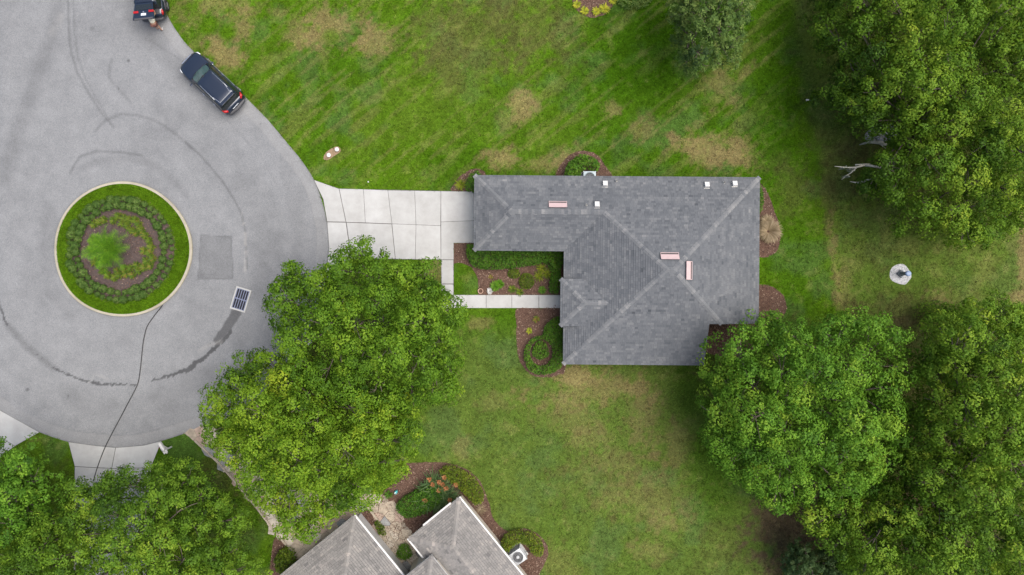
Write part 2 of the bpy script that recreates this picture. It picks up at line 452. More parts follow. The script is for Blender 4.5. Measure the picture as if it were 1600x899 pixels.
# ------------------------------------------------------------------ lawn colour (what grows where, plus oak shade painted into the grass)
G_VIV = np.array([0.056, 0.120, 0.006]); G_DEEP = np.array([0.034, 0.090, 0.004]); G_OLV = np.array([0.089, 0.122, 0.032])
G_DRY = np.array([0.205, 0.163, 0.076]); G_BRN = np.array([0.086, 0.088, 0.030]); G_LITE = np.array([0.090, 0.140, 0.018])
G_DIRT = np.array([0.100, 0.074, 0.046])
PATCH = [  # px, py, rx, ry, rot deg, strength, colour
 (520, 45, 62, 34, -20, .8, G_DRY), (590, 60, 34, 30, 0, .7, G_DRY), (470, 50, 30, 22, 0, .5, G_DRY), (430, 22, 20, 12, 0, .6, G_DRY),
 (345, 75, 36, 22, 40, .85, G_DRY), (380, 45, 26, 30, 0, .7, G_DRY), (300, 30, 24, 26, 0, .5, G_DRY), (345, 5, 60, 14, 0, .5, G_DRY),
 (730, 60, 85, 70, 0, .6, G_BRN), (680, 30, 50, 50, 0, .4, G_BRN), (835, 45, 60, 65, 0, .6, G_BRN), (690, 95, 40, 30, 0, .5, G_BRN), (880, 70, 30, 60, 0, .4, G_BRN),
 (815, 162, 27, 24, 0, .95, G_DRY), (790, 190, 14, 18, 0, .4, G_DRY), (1005, 205, 26, 18, 0, .5, G_DRY), (958, 170, 12, 16, 0, .6, G_DRY),
 (1110, 238, 75, 28, 8, .7, G_DRY), (1065, 225, 30, 16, 0, .6, G_DRY), (1150, 245, 40, 22, 0, .6, G_DRY), (785, 248, 34, 22, -10, .8, G_DRY), (885, 248, 22, 22, -30, .7, G_DRY), (835, 255, 30, 15, 0, .5, G_DRY),
 (1125, 130, 24, 26, 0, .55, G_DRY), (1145, 155, 20, 12, -40, .5, G_DRY), (1165, 112, 26, 10, -40, .5, G_DRY), (1095, 190, 30, 8, -35, .45, G_DRY),
 (945, 605, 95, 36, 0, .75, G_DRY), (905, 590, 40, 16, 0, .8, G_DRY), (1000, 640, 36, 70, 0, .65, G_DRY), (900, 650, 60, 30, 0, .4, G_DRY),
 (925, 685, 40, 22, 0, .4, G_DRY), (970, 725, 60, 34, 30, .45, G_DRY), (1060, 690, 22, 44, 0, .55, G_DRY), (1000, 780, 110, 50, 10, .45, G_DRY), (1040, 815, 40, 24, 0, .5, G_DRY), (940, 750, 80, 60, 0, .35, G_BRN),
 (1020, 860, 30, 18, 0, .45, G_DRY), (870, 880, 40, 30, 0, .3, G_DRY), (720, 700, 16, 22, 0, .5, G_DRY), (745, 505, 20, 12, 0, .5, G_DRY), (770, 628, 30, 14, 0, .35, G_DRY),
 (1085, 600, 40, 70, 0, .5, G_DEEP), (1120, 720, 50, 110, 0, .6, G_DEEP), (1130, 860, 60, 60, 0, .4, G_BRN),  # both deep green ovals paint the south east oak's shadow into the lawn
 (1225, 840, 62, 90, 0, .97, G_DIRT), (1260, 800, 50, 60, 0, .9, G_DIRT), (1190, 880, 30, 50, 0, .6, G_DIRT), (1165, 590, 60, 70, 0, .8, G_BRN),
 (1270, 80, 30, 140, -12, .3, G_OLV), (1285, 190, 34, 60, 0, .4, G_OLV), (1335, 235, 40, 34, 0, .45, G_DIRT), (1330, 280, 50, 50, 0, .4, G_BRN), (1292, 300, 12, 90, -4, .6, G_BRN),
 (1240, 300, 30, 50, 0, .45, G_BRN), (1215, 250, 30, 20, 0, .4, G_BRN), (1270, 25, 22, 34, 0, .5, G_OLV), (1305, 420, 8, 70, -5, .55, G_DRY), (1318, 440, 14, 40, 0, .4, G_DRY),
 (1360, 395, 40, 20, 0, .35, G_BRN), (1500, 385, 60, 18, 0, .35, G_BRN), (1598, 380, 10, 90, 0, .8, G_DRY), (1420, 490, 90, 28, 0, .7, G_BRN), (1470, 468, 22, 18, 0, .6, G_DRY), (1405, 503, 30, 10, 0, .7, G_DIRT), (1590, 470, 20, 16, 0, .7, G_DRY),
 (1380, 30, 90, 60, 0, .6, G_BRN), (1430, 110, 120, 90, 0, .7, G_BRN), (1450, 250, 120, 90, 0, .7, G_BRN), (1420, 650, 190, 140, 0, .85, G_BRN),
 (1450, 800, 150, 120, 0, .85, G_DIRT), (500, 600, 130, 150, 0, .7, G_BRN), (680, 425, 24, 24, 0, .5, G_DRY), (170, 860, 200, 90, 0, .6, G_BRN), (340, 745, 40, 60, 45, .5, G_BRN), (60, 685, 14, 6, -30, .4, G_BRN),
 (1020, 100, 60, 70, 0, .55, G_DEEP), (1200, 200, 36, 90, 0, .6, G_DEEP), (930, 130, 80, 40, 0, .3, G_DEEP), (700, 170, 120, 70, 0, .3, G_LITE),
 (440, 30, 40, 50, 0, .3, G_VIV), (1275, 60, 20, 60, 0, .3, G_LITE),
 (355, 52, 18, 16, 0, 1.0, G_VIV), (325, 42, 20, 17, 0, 1.0, G_VIV), (518, 58, 18, 14, 0, .7, G_VIV),
]
def lawn_col(x, y):
    px = x * S + 800; py = 449.5 - y * S
    n1 = fbm(px, py, 160, 1); n2 = fbm(px, py, 40, 5); n3 = fbm(px, py, 14, 9); n4 = fbm(px, py, 5, 13, 2)
    c = G_VIV * np.ones(px.shape + (1,))
    mixto = lambda c, k, f: c * (1 - f[..., None]) + k * f[..., None]
    c = mixto(c, G_LITE, sstep(.35, .75, n1) * .55)
    c = mixto(c, G_DEEP, sstep(.45, .7, fbm(px, py, 90, 21)) * .55)
    north = sstep(330, 230, py)
    c = mixto(c, G_DEEP, north * sstep(800, 1000, px) * sstep(1260, 1230, px) * .6)
    south = sstep(480, 560, py) * sstep(620, 700, px)
    c = mixto(c, G_OLV, south * (.42 + .3 * n2))
    # bluish green thin spots
    c = mixto(c, np.array([0.062, 0.108, 0.035]), sstep(.52, .7, fbm(px, py, 50, 31)) * .45)
    # east neighbour's rougher grass
    edge = 1240 + (py - 0) * .17 + 10 * (fbm(px, py, 25, 41) - .5)
    east = sstep(-12, 14, px - edge) * sstep(520, 480, py)
    c = mixto(c, G_OLV, east * .5)
    c = mixto(c, G_DRY, east * sstep(.5, .72, n2) * .2)
    # mowing stripes on the diagonal
    sd = (px * .62 + py * .78)
    stripes = np.sin(sd / 9.0 + 3 * (n1 - .5)) * north * sstep(300, 420, px)
    c = c * (1 + .07 * stripes)[..., None]
    streak = sstep(.60, .75, vnoise(px * .62 + py * .78, (px * .78 - py * .62) * .09, 6.0, 51)) * north * sstep(1250, 1200, px)
    c = mixto(c, G_DRY, streak * .22)
    for (cx, cy, rx, ry, rot, s, k) in PATCH:
        a = math.radians(rot)
        dx, dy = px - cx, py - cy
        u = (dx * math.cos(a) + dy * math.sin(a)) / rx; v = (-dx * math.sin(a) + dy * math.cos(a)) / ry
        d = np.sqrt(u * u + v * v)
        if k is G_DEEP or k is G_VIV or k is G_LITE:
            f = s * sstep(1.25, .45, d + .8 * (n2 - .5))
        else:
            f = s * (.72 if cy > 570 and cx < 1120 and k is G_DRY else .9) * sstep(1.2, .35, d + 1.6 * (n2 - .5) + 1.5 * (n3 - .5) + 1.1 * (n4 - .5))
        c = mixto(c, k, f)
    c = mixto(c, G_DRY, sstep(.62, .78, n3) * .18)
    isl = np.hypot((px - 193) / 105, (py - 390) / 103) < 1
    c = np.where(isl[..., None], G_VIV * (0.85 + .3 * n2[..., None]), c)
    c = c * (.60 + .38 * n3 + .42 * n4)[..., None]
    return c

def axis(lo, hi, step, far):
    a = list(np.arange(lo, hi + 1e-6, step)); o = []
    d = step
    p = hi
    while p < far: d *= 1.5; p += d; o.append(p)
    q = [lo - (k - hi) for k in o][::-1]
    return np.array(q + a + o)
gx = axis(-36, 36, 0.16, 600); gy = axis(-21, 21, 0.16, 600)
X, Y = np.meshgrid(gx, gy)
nx, ny = len(gx), len(gy)
V = np.stack([X.ravel(), Y.ravel(), np.zeros(X.size)], 1)
i = np.arange((nx - 1) * (ny - 1)); r = i // (nx - 1); cc = i % (nx - 1); b = r * nx + cc
F = np.stack([b, b + 1, b + nx + 1, b + nx], 1)
lc = lawn_col(X, Y)
far = sstep(0, 3, np.maximum(np.abs(X) - 36, np.abs(Y) - 21))[..., None]          # beyond the mapped ground: even meadow
lc = lc * (1 - far) + (G_VIV * .6 + G_OLV * .4) * far
lawn = npmesh('lawn_ground', V, F, M['lawn'], pcol=lc.reshape(-1, 3))
tag(lawn, kind='structure')

def grass_blades(name, x, y, z0, parent=None, hgt=0.07, nb=5):
    n = len(x)
    col = lawn_col(x, y)
    base = np.repeat(np.stack([x, y, np.full(n, z0)], 1), nb, 0)
    N = n * nb
    a = RNG.random(N) * 2 * np.pi; ln = hgt * (0.6 + RNG.random(N)); wd = 0.012 + 0.012 * RNG.random(N)
    lean = 0.7 + 0.7 * RNG.random(N)
    off = RNG.normal(0, .045, (N, 2)); base[:, :2] += off
    d = np.stack([np.cos(a), np.sin(a)], 1); s = np.stack([-d[:, 1], d[:, 0]], 1)
    V = np.zeros((N, 3, 3))
    V[:, 0, :2] = base[:, :2] + s * wd[:, None]; V[:, 1, :2] = base[:, :2] - s * wd[:, None]
    V[:, 0, 2] = z0; V[:, 1, 2] = z0
    V[:, 2, :2] = base[:, :2] + d * (ln * lean)[:, None]; V[:, 2, 2] = z0 + ln * .8
    tuft = 0.5 + 1.05 * RNG.random((n, 1)) ** 1.2
    c = np.repeat(col * tuft, nb, 0) * (0.8 + 0.45 * RNG.random((N, 1)))
    c[:, 0] *= (0.9 + .3 * RNG.random(N))
    c = np.repeat(c, 3, 0)
    return npmesh(name, V.reshape(-1, 3), np.arange(N * 3).reshape(-1, 3), M['blade'], parent, pcol=c)
n = 170000
gxx = RNG.uniform(-35.5, 35.5, n); gyy = RNG.uniform(-20.4, 20.4, n)
ppx, ppy = gxx * S + 800, 449.5 - gyy * S
keep = np.ones(n, bool)
for poly in NOGRASS:
    keep &= ~inpoly(ppx, ppy, poly)
o = grass_blades('grass', gxx[keep], gyy[keep], 0.0, nb=4)
tag(o, 'short patchy green and straw coloured lawn grass round the houses', 'grass', kind='stuff')
# ------------------------------------------------------------------ road
def road_fields(x, y):
    px = x * S + 800; py = 449.5 - y * S
    st = np.zeros(px.shape); pale = np.zeros(px.shape)
    nz = fbm(px, py, 10, 61); nz2 = fbm(px, py, 60, 63); nf = fbm(px, py, 4, 67)
    def line(pts, wpx, s, soft=1.0, brk=0.0):
        nonlocal st
        d, tt = distline(px + 3 * (nz - .5), py + 3 * (nz2 - .5), pts)
        s = s * 1.45
        f = s * sstep(wpx * (1 + soft), wpx * .3, d) * sstep(brk, brk + .25, nz + .3)
        st = np.maximum(st, f) if s > .4 else st + f * (1 - st)
    # tyre tracks
    line([(106, -10), (108, 50), (112, 85), (120, 112), (138, 145), (160, 178), (178, 198)], 1.6, .20)
    line([(115, -10), (117, 50), (121, 85), (130, 115), (148, 150), (168, 182)], 1.2, .14)
    line([(90, 10), (80, 60), (62, 110), (40, 170), (22, 220), (5, 280)], 8, .12, 1.5)
    line([(175, 92), (170, 120), (186, 140), (205, 160)], 2, .13)
    line([(150, 205), (165, 188), (190, 178), (215, 180), (245, 190), (275, 210), (300, 232)], 2.0, .16)
    line([(110, 270), (125, 245), (150, 236), (190, 238), (222, 244)], 1.8, .2)
    line([(130, 262), (160, 250), (200, 248), (240, 258), (270, 280), (290, 305)], 4, .10, 1.5)
    line([(290, 222), (315, 245), (345, 280), (365, 310), (378, 335), (384, 365), (386, 420)], 1.3, .24)
    line([(250, 170), (320, 205), (380, 260), (420, 330), (432, 400), (420, 470)], 14, .07, 1.2)
    line([(300, 235), (360, 290), (400, 350), (405, 440), (370, 530)], 12, .06, 1.2)
    line([(440, 250), (462, 300), (468, 360), (460, 440)], 10, .08, 1.0)
    line([(205, 30), (230, 55), (262, 90), (283, 112)], 9, .10, 1.2)
    line([(120, 620), (180, 640), (250, 630), (320, 590)], 18, .08, 1.0)
    line([(80, 330), (70, 390), (80, 450), (110, 490)], 8, .09, 1.3)
    line([(228, 62), (262, 80), (290, 100)], 1.0, .12)
    line([(330, 165), (372, 205), (408, 245), (440, 300)], 1.0, .10)
    # wet run-off from the drain round the kerb line
    def wet(pts, w0, w1, s):
        nonlocal st
        d, tt = distline(px + 5 * (nz - .5), py + 7 * (nf - .5), pts)
        ww = w0 + (w1 - w0) * tt
        st = np.maximum(st, s * sstep(ww * 1.15, ww * .85, d))
    wet([(368, 491), (358, 508), (345, 525), (338, 531)], 8.5, 5, .62)
    wet([(360, 520), (350, 533), (335, 545), (318, 560), (306, 567)], 2.5, 3, .74)
    wet([(304, 569), (296, 577), (280, 582), (262, 588), (248, 593), (236, 595)], 4.0, 1.0, .70)
    wet([(214, 601), (190, 600.5), (170, 601), (155, 600), (140, 596), (126, 593)], 0.8, 2.2, .72)
    wet([(126, 593), (112, 588), (96, 581), (83, 575)], 2.0, 0.8, .68)
    wet([(66, 561), (58, 555)], 1.2, 0.8, .4)
    wet([(12, 508), (6, 495), (0, 480), (-6, 462)], 1.0, 2.0, .68)
    line([(12, 508), (40, 540), (66, 561), (83, 575)], 4.0, .22, 1.3)
    line([(75, 330 + 60), (-5, 470)], .1, .0)
    for sx, sy, rr in ((201, 95, 2.2), (186, 139, 1.6), (303, 170, 1.1), (43, 609, 2.6), (46, 588, 1.0), (48, 595, 1.0), (144, 45, 4), (107, 619, 1.4), (328, 537, 1.3), (407, 194, .9), (400, 199, .9)):
        st = np.maximum(st, (.55 if rr < 3 else .2) * sstep(rr * 1.4, rr * .5, np.hypot(px - sx, py - sy)))
    de, _ = distline(px, py, ROAD_PX + [ROAD_PX[0]])
    pale = pale + .13 * sstep(21, 17, de) * (.6 + .6 * nz)
    st = np.maximum(st, .16 * sstep(1.6, .5, np.abs(de - 19)) * sstep(.4, .6, nz2 + .1))
    st = np.maximum(st, .42 * sstep(2.6, .2, de + 2.5 * (nf - .5)) * sstep(.3, .6, nz))
    # oil-darkened lanes and broad tone
    st = st + .10 * sstep(.5, .75, nz2)
    # repair patch
    pat = inpoly(px, py, [(314, 368), (361, 370), (364, 435), (310, 437)])
    st = np.where(pat, st + .24 + .10 * (nz - .5), st)
    pe, _ = distline(px, py, [(314, 368), (361, 370), (364, 435), (310, 437), (314, 368)])
    st = np.maximum(st, .40 * sstep(1.6, .4, pe))
    # darker uneven band along the island kerb
    rr = np.hypot((px - 193) / 107.5, (py - 390) / 105.5)
    st = st + .22 * sstep(1.06, 1.0, rr) * nz
    # pale worn streaks by the drain and tracks
    d, _ = distline(px, py, [(379, 330), (383, 360), (384, 400), (382, 440)])
    pale = pale + .35 * sstep(3.5, 1, d) * sstep(.45, .65, nz)
    d, _ = distline(px, py, [(82, 50), (95, 26)])
    pale = pale + .18 * sstep(12, 2, d) * nz
    d, _ = distline(px, py, [(346, 534), (330, 538), (312, 548)])
    pale = pale + .3 * sstep(5, 1, d) * nz
    d, _ = distline(px, py, [(140, 597), (150, 585), (168, 592)])
    pale = pale + .25 * sstep(3, 1, d) * nz
    return np.clip(st, 0, .9), np.clip(pale, 0, .6)
step = 0.09
x0, x1, y0, y1 = -41.2, -11.9, -11.2, 31.5
rx = np.arange(x0, x1 + step, step); ry = np.arange(y0, y1 + step, step)
RX, RY = np.meshgrid(rx, ry)
ins = inpoly(RX, RY, ROAD)
nxr, nyr = len(rx), len(ry)
q = ins[:-1, :-1].astype(int) + ins[1:, :-1] + ins[:-1, 1:] + ins[1:, 1:]
full = np.argwhere(q == 4); part = np.argwhere((q > 0) & (q < 4))
used = np.full(nxr * nyr, -1); 
b = full[:, 0] * nxr + full[:, 1]
Fq = np.stack([b, b + 1, b + nxr + 1, b + nxr], 1)
ids = np.unique(Fq); used[ids] = np.arange(len(ids))
Vr = [(RX.ravel()[k], RY.ravel()[k], 0.018) for k in ids]
Fr = [tuple(f) for f in used[Fq].tolist()]
for (j, k) in part:
    cell = [(rx[k], ry[j]), (rx[k + 1], ry[j]), (rx[k + 1], ry[j + 1]), (rx[k], ry[j + 1])]
    # clip the neighbourhood of the outline to this cell
    cx, cy = rx[k] + step / 2, ry[j] + step / 2
    sub = ROAD
    sub = clip_half(sub, 1, 0, cell[1][0]); sub = clip_half(sub, -1, 0, -cell[0][0])
    sub = clip_half(sub, 0, 1, cell[2][1]); sub = clip_half(sub, 0, -1, -cell[0][1])
    if len(sub) >= 3:
        n0 = len(Vr); Vr += [(a, c2, 0.018) for a, c2 in sub]; Fr.append(tuple(range(n0, n0 + len(sub))))
me = bpy.data.meshes.new('road'); me.from_pydata(Vr, [], Fr)
va = np.array(Vr); st, pale = road_fields(va[:, 0], va[:, 1])
me.attributes.new('stain', 'FLOAT', 'POINT').data.foreach_set('value', st.astype(np.float32))
me.attributes.new('pale', 'FLOAT', 'POINT').data.foreach_set('value', pale.astype(np.float32))
bm = bmesh.new(); bm.from_mesh(me)
for f in bm.faces:
    if f.normal.z < 0: f.normal_flip()
bm.to_mesh(me); bm.free()
fin(me, M['asphalt'])
road = tag(ob('road', me), kind='structure')

# ------------------------------------------------------------------ concrete slabs
def slab(name, pts_px, z0, z1, m, parent, gap=0.022, z_px=0.0):
    p = [(v.x, v.y) for v in PP(pts_px, z_px)]
    n = len(p)
    a = sum(p[k][0] * p[(k + 1) % n][1] - p[(k + 1) % n][0] * p[k][1] for k in range(n))
    if a < 0: p.reverse()
    # inset
    q = []
    for k in range(n):
        A, B, D = Vector(p[k - 1]), Vector(p[k]), Vector(p[(k + 1) % n])
        e1 = (B - A).normalized(); e2 = (D - B).normalized()
        n1 = Vector((-e1.y, e1.x)); n2 = Vector((-e2.y, e2.x))
        bis = (n1 + n2); bis = bis / max(.4, bis.length_squared) * 2
        q.append(tuple(B + bis * gap * .5))
    mb = MB(); mb.prism(q, z0, z1)
    return bevel(mb.build(name, m, parent), .008, 1)
drv = mesh('driveway', [(v.x, v.y, .022) for v in PP(DRIVE_PX)], [tuple(reversed(range(len(DRIVE_PX))))], M['joint'])
tag(drv, kind='structure')
SL = [
 [(490, 281), (530, 295), (541, 347.5), (511, 347), (505, 312)],
 [(530, 295), (568, 296), (571, 348.3), (541, 347.5)],
 [(568, 296), (606, 297.5), (612.5, 350), (571, 348.3)],
 [(606, 297.5), (648, 298.2), (650, 351.5), (612.5, 350)], [(648, 298.2), (689, 299), (688.5, 353), (650, 351.5)],
 [(689, 299), (741, 299.5), (741, 345), (689, 347)], [(689, 347), (741, 345), (741, 380), (709, 380), (709, 406), (689, 406)],
 [(511, 347), (541, 347.5), (549, 405), (508, 437), (514, 389)],
 [(541, 347.5), (612.5, 350), (618, 405), (549, 405)],
 [(612.5, 350), (650, 351.5), (649, 405.5), (618, 405)], [(650, 351.5), (688.5, 353), (689, 406), (649, 405.5)],
 [(689, 406), (709, 406), (709, 444), (689.5, 444)], [(689.5, 444), (709, 444), (709, 481.8), (690, 481.8)],
]
thin = {1, 2, 3, 4, 5, 6, 9, 10}
for k, s in enumerate(SL):
    slab('concrete_slab', s, -.06, .034, M['concrete'], drv, gap=.02 if k in thin else .05)
wk = mesh('walkway', [(v.x, v.y, .022) for v in PP(WALK_PX)], [(3, 2, 1, 0)], M['joint'])
tag(wk, kind='structure')
xs = [709, 759.6, 799.7, 842, 880]
for a, b in zip(xs, xs[1:]):
    slab('concrete_slab', [(a, 461), (b, 461), (b, 481.8), (a, 481.8)], -.06, .034, M['concrete'], wk, gap=.025)
d2 = mesh('neighbour_driveway', [(v.x, v.y, .022) for v in PP(DRIVE2_PX)], [tuple(range(len(DRIVE2_PX)))[::-1]], M['joint']); tag(d2, kind='structure')
for s in ([(107, 690.6), (146, 696), (181, 699.6), (175, 732), (117, 729)], [(181, 699.6), (225, 696), (253, 689), (236, 731), (175, 732)],
          [(117, 729), (175, 732), (174, 800), (116, 800)], [(175, 732), (236, 731), (233, 800), (174, 800)],
          [(116, 800), (174, 800), (172, 870), (115.5, 870)], [(174, 800), (233, 800), (230, 870), (172, 870)],
          [(115.5, 870), (172, 870), (172, 920), (115, 920)], [(172, 870), (230, 870), (228, 920), (172, 920)]):
    slab('concrete_slab', s, -.06, .034, M['concrete'], d2, gap=.035)
d3 = mesh('corner_driveway', [(v.x, v.y, .022) for v in PP(DRIVE3_PX)], [tuple(range(len(DRIVE3_PX)))[::-1]], M['joint']); tag(d3, kind='structure')
for s in ([(-60, 600), (0, 641), (62, 675.6), (24, 697), (-60, 650)], [(-60, 650), (24, 697), (-40, 745), (-110, 690)]):
    slab('concrete_slab', s, -.06, .034, M['concrete'], d3, gap=.03)

# ------------------------------------------------------------------ mulch beds
def chips(name, poly_m, z, parent, dens=130, ln=.075):
    xs = [p[0] for p in poly_m]; ys = [p[1] for p in poly_m]
    A = (max(xs) - min(xs)) * (max(ys) - min(ys)); n = int(A * dens)
    x = RNG.uniform(min(xs), max(xs), n); y = RNG.uniform(min(ys), max(ys), n)
    k = inpoly(x, y, poly_m); x, y = x[k], y[k]; n = len(x)
    a = RNG.random(n) * np.pi; l = ln * (.5 + RNG.random(n)); wd = .018 + .02 * RNG.random(n)
    d = np.stack([np.cos(a), np.sin(a)], 1); s = np.stack([-d[:, 1], d[:, 0]], 1)
    V = np.zeros((n, 4, 3)); c = np.stack([x, y], 1)
    for q, (i1, i2) in enumerate(((-1, -1), (1, -1), (1, 1), (-1, 1))):
        V[:, q, :2] = c + d * (i1 * l / 2)[:, None] + s * (i2 * wd / 2)[:, None]
        V[:, q, 2] = z + .008 + .03 * RNG.random(n)
    o = npmesh(name, V.reshape(-1, 3), np.arange(n * 4).reshape(-1, 4), M['chip'], parent, fattr={'tint': RNG.random(n) ** 1.3})
    o['kind'] = 'stuff'
    return o
zb = 0.010
for kname, (poly, _) in BEDS.items():
    pm = [(v.x, v.y) for v in PP(poly)]
    # ragged edge
    q = []
    for k in range(len(pm)):
        a, b = Vector(pm[k]), Vector(pm[(k + 1) % len(pm)])
        m = max(1, int((b - a).length / .25))
        for j in range(m):
            p = a.lerp(b, j / m)
            q.append((p.x + random.uniform(-.035, .035), p.y + random.uniform(-.035, .035)))
    zb += .0012
    bd = mesh('mulch_bed', [(a, b, zb) for a, b in q], [tuple(range(len(q)))], M['mulch'])
    if bd.data.polygons[0].normal.z < 0: bd.data.flip_normals()
    tag(bd, kind='structure')
    chips('mulch_chips', pm, zb, bd)

# ------------------------------------------------------------------ island
isl = mesh('island_lawn', [(v.x, v.y, .10) for v in PP(ISL_IN)], [tuple(range(96))[::-1]], None)
isl.data.materials.append(M['lawn'])
me = isl.data
cm = lawn_col(np.array([v.co.x for v in me.vertices]), np.array([v.co.y for v in me.vertices]))
c4 = np.ones((96, 4), np.float32); c4[:, :3] = cm
me.attributes.new('col', 'FLOAT_COLOR', 'POINT').data.foreach_set('color', c4.ravel())
tag(isl, kind='structure')
n = 16000
a = RNG.random(n) * 2 * np.pi; rr = np.sqrt(RNG.uniform(.80 ** 2, .985 ** 2, n))
o = grass_blades('island_grass', (193 + rr * 102.5 * np.cos(a) - 800) / S, (449.5 - (390 + rr * 100.5 * np.sin(a))) / S, .10, nb=4)
tag(o, 'mown bright green grass ring inside the round island kerb', 'grass', kind='stuff')
kb = empty('island_kerb', P(193, 390))
tag(kb, 'pale concrete kerb ring round the planted island', 'kerb')
KO, KI = ISL_OUT, ISL_IN
kc = P(193, 390)
for s in range(16):
    mb = MB(); prof = []
    nseg = 6
    rows = []
    for j in range(nseg + 1):
        k = (s * 6 + j) % 96
        po, pi = P(*KO[k]), P(*KI[k])
        if j == 0: po, pi = po.lerp(P(*KO[(k + 1) % 96]), .012), pi.lerp(P(*KI[(k + 1) % 96]), .012)
        if j == nseg: po, pi = po.lerp(P(*KO[(k - 1) % 96]), .012), pi.lerp(P(*KI[(k - 1) % 96]), .012)
        po -= kc; pi -= kc
        m1 = po.lerp(pi, .18)
        rows.append([(po.x, po.y, 0), (po.x, po.y, .11), (m1.x, m1.y, .145), (pi.x, pi.y, .145), (pi.x, pi.y, .05)])
    for j in range(nseg):
        for q in range(4):
            mb.poly([rows[j][q], rows[j][q + 1], rows[j + 1][q + 1], rows[j + 1][q]])
    mb.poly(rows[0]); mb.poly(rows[-1][::-1])
    mb.build('kerb_stone', M['kerb'], kb)
bedm = [(v.x, v.y) for v in PP(ISL_BED)]
M['mulch_dark'] = simple('dark_mulch', (0.062, 0.044, 0.040), .95, var=.45, scale=14, bump=.8)
bd = mesh('island_mulch', [(a, b, .112) for a, b in bedm], [tuple(range(len(bedm)))[::-1]], M['mulch_dark'])
tag(bd, kind='structure')
chips('mulch_chips', bedm, .112, bd, 45)

# ------------------------------------------------------------------ storm drain, cable
dr = empty('storm_drain', P(376.5, 468))
tag(dr, 'rectangular storm drain with steel grate and pale concrete frame in the asphalt', 'drain')
dr.rotation_euler = (0, 0, math.radians(-17))
L, W_ = 1.58, 1.06
mb = MB()
for sx in (-1, 1): mb.box((sx * (W_ / 2 - .045), 0, .035), (.09, L, .09))
for sy in (-1, 1): mb.box((0, sy * (L / 2 - .05), .035), (W_ - .182, .10, .088))
bevel(mb.build('frame', M['concrete'], dr), .012, 2)
mb = MB(); mb.box((0, 0, .026), (W_ - .185, L - .205, .008)); mb.build('pit', M['pit'], dr)
for g in (-1, 1):
    gr = MB(); yc = g * (L - .2) / 4
    for sy in (-1, 1): gr.box((0, yc + sy * ((L - .2) / 4 - .022), .05), (W_ - .19, .035, .03))
    gob = gr.build('grate', M['steel'], dr)
    for k in range(6):
        mb = MB(); mb.box((-(W_ - .24) / 2 + k * (W_ - .24) / 5, yc, .05), (.045, (L - .2) / 2 - .082, .026))
        mb.build('bar', M['steel'], gob)
cp = [P(a, b, .05) for a, b in spline([(255, 477.5), (247, 486), (240, 495), (230, 510), (225, 528), (222.5, 545), (220, 570), (216, 597), (208, 615), (200, 630), (188, 653), (177.5, 672.5), (165, 697), (157, 717), (150, 737), (146, 752)], 4, False)]
cp[0].z = .15; cp[1].z = .15; cp[2].z = .10
mb = MB(); mb.tube(cp, .03, 6)
tag(mb.build('cable', M['cable'], None, True), 'thin black cable snaking across the asphalt from the island kerb to the driveway', 'cable')
# ------------------------------------------------------------------ roofs
def shingles(name, planes, m, parent, expo=.15, tabw=.24, seed=1):
    """planes: (list of convex plan polygons, (a,b,c) with z=a*x+b*y+c). Every tab is a small wedge, proud at its lower edge."""
    rr = random.Random(seed)
    mb = MB()
    for polys, (a, b, c) in planes:
        g = Vector((a, b)); gl = g.length; up = g / gl; al = Vector((-up.y, up.x))
        cs = 1 / math.sqrt(1 + gl * gl); ex = expo * cs
        allp = [p for q in polys for p in q]
        vs = [p[0] * up.x + p[1] * up.y for p in allp]; us = [p[0] * al.x + p[1] * al.y for p in allp]
        v = min(vs); row = 0
        while v < max(vs):
            u = min(us) - rr.random() * tabw
            rowt = rr.gauss(0, .03)
            while u < max(us):
                wd = tabw * rr.choice((.6, .8, 1, 1, 1.25))
                q = [(u + .004, v), (u + wd - .004, v), (u + wd - .004, v + ex), (u + .004, v + ex)]
                q2 = [(al.x * s + up.x * t_, al.y * s + up.y * t_) for s, t_ in q]
                um = u + wd / 2 + .12 * math.sin(v * 2.3 + seed)
                sn = float(_tab[int(um / .34) % 256, int((v + 40) / .8 + int(um / .34) * .37) % 256]) - .5
                tt = min(1, max(0, rr.gauss(.45, .085) + rowt * 1.1 + .2 * sn + (rr.random() < .04) * .12 - (rr.random() < .06) * .14))
                lift0 = .026 + rr.random() * .012
                for cv in polys:
                    k = clip_convex(q2, cv)
                    if len(k) < 3 or area(k) < 1e-4: continue
                    top = []; bot = []
                    for (x, y) in k:
                        f = 1 - (x * up.x + y * up.y - v) / ex
                        z = a * x + b * y + c
                        top.append((x, y, z + .004 + lift0 * f)); bot.append((x, y, z + .001))
                    ar = sum(top[i][0] * top[(i + 1) % len(top)][1] - top[(i + 1) % len(top)][0] * top[i][1] for i in range(len(top)))
                    if ar < 0: top.reverse(); bot.reverse()
                    mb.poly(top, tt)
                    for i in range(len(top)):
                        j = (i + 1) % len(top)
                        mid = ((top[i][0] + top[j][0]) * up.x + (top[i][1] + top[j][1]) * up.y) / 2
                        if (mid - v) / ex < .6:
                            mb.poly([bot[i], bot[j], top[j], top[i]], 0.0)
                u += wd
            v += ex; row += 1
    o = mb.build(name, m, parent, tint=True); o['kind'] = 'stuff'
    return o

